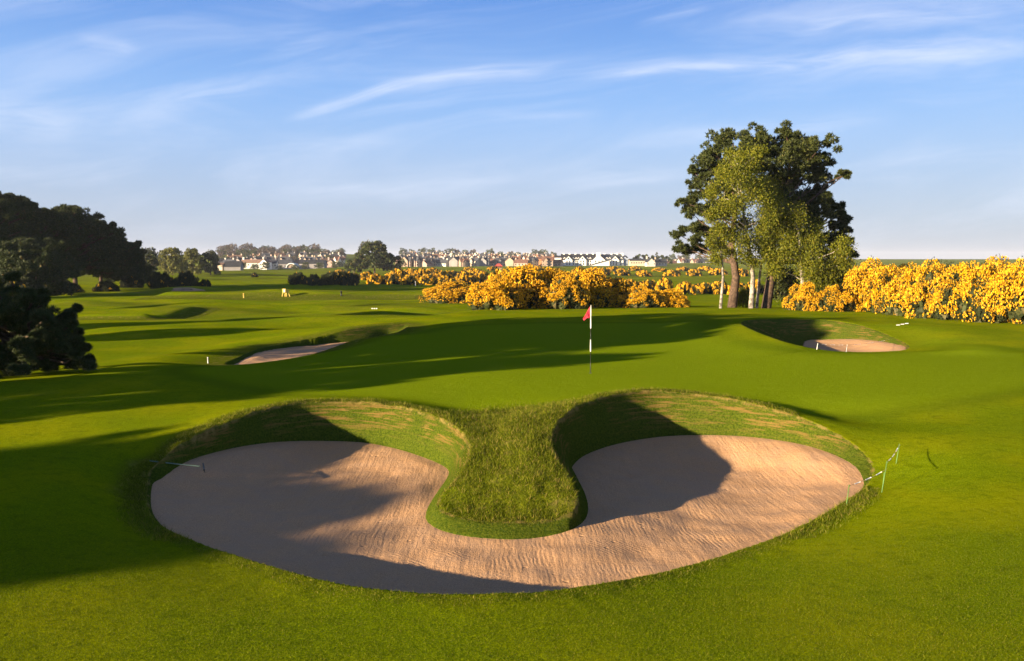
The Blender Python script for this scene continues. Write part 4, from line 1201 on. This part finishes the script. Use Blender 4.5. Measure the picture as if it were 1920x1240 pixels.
def put_tree(k, x, y, s, rz, label, z=None):
    n_, p_ = TT[k]
    o = p_ if tu[k] == 0 else copy_tree(p_)
    tu[k] += 1
    g = G(x, y); o.location = g if z is None else (x, y, z)
    o.scale = (s, s, s); o.rotation_euler.z = rz
    tag(o, label % n_, 'tree', 'trees of the far town')
def tree_row(n, a, b_, Y, smin, smax, ks, label, dy=20):
    for i in range(n):
        px = a+(b_-a)*(i+.5)/n + rt.uniform(-3, 3)
        put_tree(int(rt.choice(ks)), lx(px, Y), Y+rt.uniform(-dy, dy), rt.uniform(smin, smax), rt.uniform(0, 6), '%s tree, '+ORD[i]+' from the left '+label)
tree_row(20, 405, 600, 1060, .95, 1.25, [0,1,3,1], 'along the left hilltop skyline')
tree_row(18, 410, 600, 1000, .8, 1.05, [0,1,2,3], 'in the wood just below the left hilltop')
tree_row(11, 590, 650, 1000, .8, 1.15, [0,2,3], 'where the left wood thins out')
tree_row(14, 410, 650, 850, .55, .9, [0,2,3,4], 'among the left hillside houses')
tree_row(18, 750, 1045, 1200, .8, 1.3, [0,2,3,2], 'along the skyline of the central town', 30)
tree_row(16, 750, 1045, 1020, .5, .9, [0,2,3,4], 'in the upper gardens of the central town', 60)
tree_row(16, 750, 1045, 860, .4, .75, [0,2,3,4], 'in the lower gardens of the central town', 40)
tree_row(10, 400, 640, 590, .3, .5, [0,4], 'in the hedge line along the farm row', 10)
tree_row(8, 600, 760, 700, .4, .7, [0,2,4], 'behind the big round headed pine', 20)
tree_row(7, 228, 300, 620, 1.1, 1.5, [2,1,4], 'on the low rise behind the willows', 30)
tree_row(7, 1255, 1330, 1060, .5, .9, [3,2,0], 'behind the houses right of the hotel', 20)

# ------------------------------------------------------------------ golf furniture
M_RED = mat('flag_red', (.80,.045,.08), .7)
M_WHT = mat('stick_white', (.85,.82,.76), .4)
M_DRK = mat('stick_dark', (.03,.03,.025), .4)
M_YEL = mat('yellow_paint', (.75,.50,.12), .6)
M_GRN = mat('green_stake', (.10,.20,.05), .6)
M_WOOD = wallmat('weathered_post', (.30,.22,.13), 3, .4)
x, y, z = hit(1107, 700)
o = empty('golf_flag', (x, y, z), 0, 'red golf flag on a white and black striped pin on the green', 'flag')
s_ = y/F*1.0
hh = 128*s_
def stripe(z0, z1, m, r, nm='stick_section'): MB().tube([(0,0,z0),(0,0,z1)], r, 10).build(nm, m, o, True)
cuts = [(0,41,M_DRK,.012),(41,64,M_WHT,.019),(64,85,M_DRK,.014),(85,108,M_WHT,.019),(108,129,M_WHT,.014)]
for a, b_, m, r in cuts: stripe(a*s_, b_*s_-.001, m, r)
V = []
nn = 12
for i in range(nn+1):
    for j in range(nn+1):
        u1, v1 = i/nn, j/nn
        top = 127-u1*22; bot = 106-u1*4
        zz = (top*(1-v1)+bot*v1)*s_ - u1*u1*.03
        V.append((-.015-u1*14*s_*(1-.12*v1), .05*math.sin(u1*7+v1*2.5)*u1**.5, zz - .02*math.sin(u1*9)*v1))
Fq = [(i*(nn+1)+j, (i+1)*(nn+1)+j, (i+1)*(nn+1)+j+1, i*(nn+1)+j+1) for i in range(nn) for j in range(nn)]
fl = MB().add(V, Fq).build('flag_cloth', M_RED, o, True)
so = fl.modifiers.new('thick', 'SOLIDIFY'); so.thickness = .004
MB().tube([(0,0,.001),(0,0,.004)], .054, 20).build('hole_cup', M_DRK, o)

def rope_post(px, py, hpx, label, lean=(0,0), m=M_GRN, r=.008):
    x, y, z = hit(px, py)
    o = empty('rope_stake', (x, y, z), 0, label, 'stake', 'stakes holding the bunker ropes')
    h = hpx*y/F
    tipx = (lean[0])*y/F
    MB().tube([(0,0,-.1),(tipx,0,h)], r, 6).build('pole', m, o, True)
    MB().tube([(tipx,-.012,h-.03),(tipx,.012,h-.03)], .012, 8).build('rope_hook', m, o, True)
    return np.array([x+tipx, y, z+h-.02])
def rope(pts, label, sag=.05, seg=5):
    M_ROPE = MROPE
    o = empty('rope', tuple(pts[0]), 0, label, 'rope', 'striped ropes by the bunkers')
    P0 = pts[0]
    for a, b_ in zip(pts[:-1], pts[1:]):
        n = seg*2+1
        q = []
        for i in range(n*3+1):
            t = i/(n*3); p = a*(1-t)+b_*t - P0; p = p.copy(); p[2] -= sag*4*t*(1-t); q.append(p)
        for i in range(n):
            w = i % 2 == 1
            MB().tube(q[i*3:i*3+4], .009 if w else .004, 6).build('white_sleeve' if w else 'rope_length', M_WHT if w else M_WOOD, o, True)
MROPE = M_WHT
a = rope_post(1586, 948, 41, 'green rope stake on the bunker edge, nearest the sand', (5, 0))
b_ = rope_post(1652, 924, 62, 'green rope stake in the middle of the right rope', (9, 0))
c_ = rope_post(1655, 910, 24, 'short spare green stake beside the middle rope stake', (2, 0))
d__ = rope_post(1679, 870, 38, 'farthest green rope stake right of the big bunker', (6, 0))
rope([a, b_ - np.array([0, 0, .14])], 'striped rope between the two near stakes right of the big bunker', .03, 3)
rope([b_, d__], 'striped rope rising to the farthest stake right of the big bunker', .05, 3)
a = rope_post(1531, 656, 12, 'white stake at the left of the far right bunker', (2, 0), M_WHT, .013)
b_ = rope_post(1586, 660, 14, 'white stake at the middle of the far right bunker edge', (2, 0), M_WHT, .013)
c_ = hit(1668, 646); c_ = np.array(c_) + np.array([0, 0, .25])
rope([a, b_], 'dashed white rope across the shaded sand of the far right bunker', .02, 3)
rope([b_, c_], 'dashed white rope over the sunlit sand of the far right bunker', .05, 3)
for i, px in enumerate((1684, 1692, 1700)):
    x, y, z = hit(px, 611-i*1.5)
    tag(MB().tube([(x-.09, y, z+.03), (x+.09, y, z+.035)], .022, 6).build('marker_rod', M_WHT), '%s of three short white rods lying behind the far right bunker' % ['leftmost', 'middle', 'rightmost'][i], 'rod', 'white rods on the turf')
# yellow frame on the fairway
x, y, z = hit(535, 557)
s_ = y/F
o = empty('tee_stand', (x, y, z), 0, 'yellow tee stand with three splayed legs on the fairway', 'stand')
for dx, tx in ((-6, -4), (-.5, 0), (2, 2)): MB().tube([(dx*s_, 0, 0), (tx*s_, .1, 10*s_)], .06, 6).build('leg', M_YEL, o, True)
MB().box(-5*s_, 1.5*s_, -.12, .12, 8*s_, 15*s_).build('panel', M_YEL, o)
MB().box(-2.5*s_, .3*s_, -.16, -.125, 8.5*s_, 14*s_).build('white_board', M_WHT, o)
MB().tube([(4*s_, .2, 11*s_), (8*s_, .2, 0)], .05, 6).tube([(4*s_, .2, 14*s_), (4*s_, .2, 8*s_)], .12, 6).build('arm', M_YEL, o, True)
def small_post(name, px, py, hpx, wpx, m, label, catg, cap=True):
    x, y, z = hit(px, py); s_ = y/F
    o = empty(name, (x, y, z), 0, label, catg)
    MB().tube([(0,0,-.05),(0,0,hpx*s_*.86)], wpx*s_*.5, 8).build('shaft', m, o, True)
    MB().tube([(0,0,hpx*s_*.86),(0,0,hpx*s_*.95),(0,0,hpx*s_)], [wpx*s_*.62, wpx*s_*.62, wpx*s_*.3], 8).build('cap', m, o, True)
small_post('marker_post', 457, 559, 9, 2.2, M_YEL, 'short yellow marker post on the left fairway', 'post')
small_post('marker_post', 640, 555, 9, 3, M_DRK, 'short black marker post at the edge of the raised tee', 'post')
small_post('marker_post', 697, 530, 7, 3.2, M_WHT, 'small white marker post in front of the gorse', 'post')
small_post('marker_post', 664, 532, 6, 4, M_YEL, 'stubby cream post at the foot of the gorse, left of the white marker', 'post')
small_post('marker_post', 898, 533, 7, 3, M_WHT, 'white marker post on the grass beside the main gorse clump', 'post')
small_post('marker_post', 390, 682, 12, 2, M_WHT, 'slim white post beside the narrow left bunker', 'post')
small_post('marker_post', 779, 536, 8, 1, M_WHT, 'thin pale stake left of the white bin', 'post')
small_post('marker_post', 1270, 540, 5, 2.4, M_WHT, 'white marker post on the grass left of the tall trees', 'post')
x, y, z = hit(808, 532); s_ = y/F
o = empty('litter_bin', (x, y, z), 0, 'white litter bin on splayed feet beside the round gorse bush', 'bin')
MB().tube([(0,0,3*s_),(0,0,8*s_),(0,0,9*s_)], [3.2*s_,2.8*s_,1.6*s_], 10).build('drum', M_WHT, o, True)
for k in (-1, 1): MB().tube([(k*2*s_,0,3.4*s_),(k*4*s_,0,0)], .09, 6).build('foot', M_WHT, o)
for i, px in enumerate((698, 702, 706)):
    x, y, z = hit(px, 580)
    tag(MB().tube([(x-.07, y, z+.05), (x+.07, y, z+.05)], .06, 8).build('tee_marker', M_WHT), '%s of three tiny white tee markers on the middle fairway' % ['left', 'middle', 'right'][i], 'marker', 'white tee markers')
# shelter with red roof
x, y, z = PY(935, 507, 420); z = G(x, y)[2]; s_ = 420/F
o = empty('shelter', (x, y, z), 0, 'small golf shelter with red hipped roof before the town', 'shelter')
hb = HOR; zt = lambda py: CZ+(HOR-py)*s_-z
w = 8*s_
MB().add([(-w,-2.2,zt(499.5)),(w,-2.2,zt(499.5)),(w,2.2,zt(499.5)),(-w,2.2,zt(499.5)),(-w*.3,0,zt(494.5)),(w*.3,0,zt(494.5))], [(0,1,5,4),(2,3,4,5)]).add([(-w,-2.2,zt(499.5)),(w,-2.2,zt(499.5)),(w,2.2,zt(499.5)),(-w,2.2,zt(499.5)),(-w*.3,0,zt(494.5)),(w*.3,0,zt(494.5))], [(1,2,5),(3,0,4)]).build('roof', mat('shelter_red', (.55,.09,.07), .7), o)
for sx in (-.75, 0, .75):
    MB().box(sx*w-.1, sx*w+.1, -1.7, -1.5, -.2, zt(499.6)).build('post', M_WOOD, o)
MB().box(-w*.75, w*.75, 1.5, 1.7, -.2, zt(499.6)).build('back_wall', M_WOOD, o)
# rake lying over the left rim
x0, y0, z0 = hit(281, 873); x1, y1 = P(375, 879, -.60); z1 = -.58
o = empty('rake', (x1, y1, z1), 0, 'bunker rake lying with its handle over the left rim and head on sand', 'rake')
MB().tube([(0,0,.03), ((x0-x1)*.5, (y0-y1)*.5, (z0+.05-z1)*.5+.03), (x0-x1, y0-y1, z0-z1+.09)], .012, 8).build('handle', mat('rake_handle', (.10,.16,.13), .5), o, True)
hd = MB().tube([(-.02,.22,.03),(.20,-.30,.03)], .02, 6).build('rake_head', M_DRK, o)
te = MB()
for k in range(12):
    t = k/11; te.tube([(-.02+.22*t, .22-.52*t, .03), (.0+.22*t, .22-.52*t, -.03)], .006, 4)
te.build('teeth', M_DRK, hd)

# ------------------------------------------------------------------ world, sun, camera
sc = bpy.context.scene
w = bpy.data.worlds.new('World'); sc.world = w; w.use_nodes = True
T = w.node_tree; nt = NT(T)
bg = T.nodes['Background']
sky = nt.n('ShaderNodeTexSky', sky_type='NISHITA')
sky.sun_disc = False; sky.sun_elevation = SUN_EL; sky.sun_rotation = rad(180+59); sky.altitude = 50
sky.air_density = 1.0; sky.dust_density = .6; sky.ozone_density = 2.0
gen = nt.n('ShaderNodeTexCoord').outputs['Generated']
sp = nt.n('ShaderNodeSeparateXYZ'); T.links.new(gen, sp.inputs[0])
X_, Y_, Z_ = sp.outputs
yc = nt.m('MAXIMUM', Y_, .05)
U0 = nt.m('DIVIDE', X_, yc); V0 = nt.m('DIVIDE', Z_, yc)
# wisps wander a little
cw = nt.n('ShaderNodeCombineXYZ'); T.links.new(U0, cw.inputs[0]); T.links.new(V0, cw.inputs[1])
wob = nt.m('SUBTRACT', nt.noise(cw.outputs[0], 3.2, 3, .5), .5)
U, V = U0, nt.m('ADD', V0, nt.m('MULTIPLY', wob, .045))
def uv(px, py):
    a, b, c = ray(px, py); return a/b, c/b
def streak(x0, y0, x1, y1, wpx, amp, seed):
    u0, v0 = uv(x0, y0); u1, v1 = uv(x1, y1)
    L = math.hypot(u1-u0, v1-v0); c, s = (u1-u0)/L, (v1-v0)/L
    du = nt.m('SUBTRACT', U, u0); dv = nt.m('SUBTRACT', V, v0)
    al = nt.m('ADD', nt.m('MULTIPLY', du, c), nt.m('MULTIPLY', dv, s))
    pe = nt.m('SUBTRACT', nt.m('MULTIPLY', dv, c), nt.m('MULTIPLY', du, s))
    co = nt.n('ShaderNodeCombineXYZ'); T.links.new(nt.m('MULTIPLY', al, 7), co.inputs[0]); T.links.new(nt.m('MULTIPLY', pe, 55), co.inputs[1]); co.inputs[2].default_value = seed
    fib = nt.noise(co.outputs[0], 1.0, 5, .6, .6)
    wid = wpx/F
    q = nt.m('DIVIDE', pe, wid)
    g = nt.m('POWER', 2.718, nt.m('MULTIPLY', nt.m('MULTIPLY', q, q), -1))
    ends = nt.m('MULTIPLY', nt.ramp(al, -L*.08, L*.35), nt.ramp(al, L*1.1, L*.7))
    return nt.m('MULTIPLY', nt.m('MULTIPLY', g, ends), nt.m('MULTIPLY', nt.ramp(fib, .22, .72), amp))
ST = [(535,215,790,150,9,.75,1),(700,168,1060,118,13,.6,2),(1080,146,1440,112,10,.55,3),(1300,122,1960,90,20,.6,4),(1190,42,1350,2,8,.4,5),
      (1330,62,1960,18,24,.35,6),(-60,205,150,222,30,.42,7),(280,190,520,138,18,.35,8),(1130,275,1660,222,18,.35,9),(420,362,1000,335,18,.3,10),(140,70,260,92,16,.25,11),(1000,345,1300,330,20,.3,12),(900,225,1120,213,7,.2,13),(480,250,760,262,12,.2,14),(1500,140,1940,110,20,.25,15)]
tot = None
for s_ in ST:
    k = streak(*s_); tot = k if tot is None else nt.m('ADD', tot, k)
co = nt.n('ShaderNodeCombineXYZ'); T.links.new(nt.m('ADD', nt.m('MULTIPLY', U, 1.3), nt.m('MULTIPLY', V, .8)), co.inputs[0]); T.links.new(nt.m('SUBTRACT', nt.m('MULTIPLY', V, 8), nt.m('MULTIPLY', U, 1.1)), co.inputs[1])
veil = nt.noise(co.outputs[0], 1.6, 5, .62, .8)
tot = nt.m('ADD', tot, nt.m('MULTIPLY', nt.ramp(veil, .40, .8), .36))
tot = nt.m('MINIMUM', tot, .85)
# deepen the clear blue overhead, pale milky air near the horizon
el = nt.ramp(Z_, 0.0, .36)
grad = nt.mix(nt.ramp(Z_, 0.0, .22), (3.0,3.5,4.5), (2.0,3.55,6.3))
grad = nt.mix(nt.ramp(Z_, .12, .36), grad, (.55,1.7,4.9))
grad = nt.mix(nt.ramp(Z_, .36, .8), grad, (.10,.30,.95))
base_sky = nt.mix(.85, sky.outputs[0], grad)
skyc = nt.mix(tot, base_sky, (5.0,5.5,6.6))
T.links.new(skyc, bg.inputs['Color'])
bg.inputs['Strength'].default_value = .05

sd = bpy.data.lights.new('sun', 'SUN'); sd.energy = 5.0; sd.angle = rad(.5); sd.color = (1, .80, .52)
so_ = bpy.data.objects.new('sun', sd); C.objects.link(so_)
from mathutils import Vector
dirv = Vector((math.cos(SUN_AZ)*math.cos(SUN_EL), math.sin(SUN_AZ)*math.cos(SUN_EL), -math.sin(SUN_EL)))
so_.rotation_euler = dirv.to_track_quat('-Z', 'Y').to_euler()
so_.location = (-30, -20, 30)

cd = bpy.data.cameras.new('camera'); cam = bpy.data.objects.new('camera', cd); C.objects.link(cam)
cam.location = (0, 0, CZ); cam.rotation_euler = (math.pi/2-TH, 0, 0)
cd.sensor_width = 36; cd.lens = 36*F/1920; cd.clip_start = .1; cd.clip_end = 20000
sc.camera = cam
vs = sc.view_settings; vs.view_transform = 'Standard'; vs.look = 'None'; vs.exposure = 1.75; vs.gamma = 1
sc.cycles.max_bounces = 6; sc.cycles.transparent_max_bounces = 4

def haze_box():
    m = bpy.data.materials.new('haze'); m.use_nodes = True
    T = m.node_tree; T.nodes.clear()
    o = T.nodes.new('ShaderNodeOutputMaterial'); v = T.nodes.new('ShaderNodeVolumePrincipled')
    v.inputs['Color'].default_value = (.82,.86,1,1); v.inputs['Density'].default_value = .00009; v.inputs['Anisotropy'].default_value = 0
    T.links.new(v.outputs[0], o.inputs['Volume'])
    b = MB().box(-7200, 7200, -200, 7600, float(gzv.min())-1, 62).build('haze', m)
    return tag(b, 'thin pale evening haze over the links', None, None, 'stuff')
haze_box()
sc.cycles.volume_bounces = 0
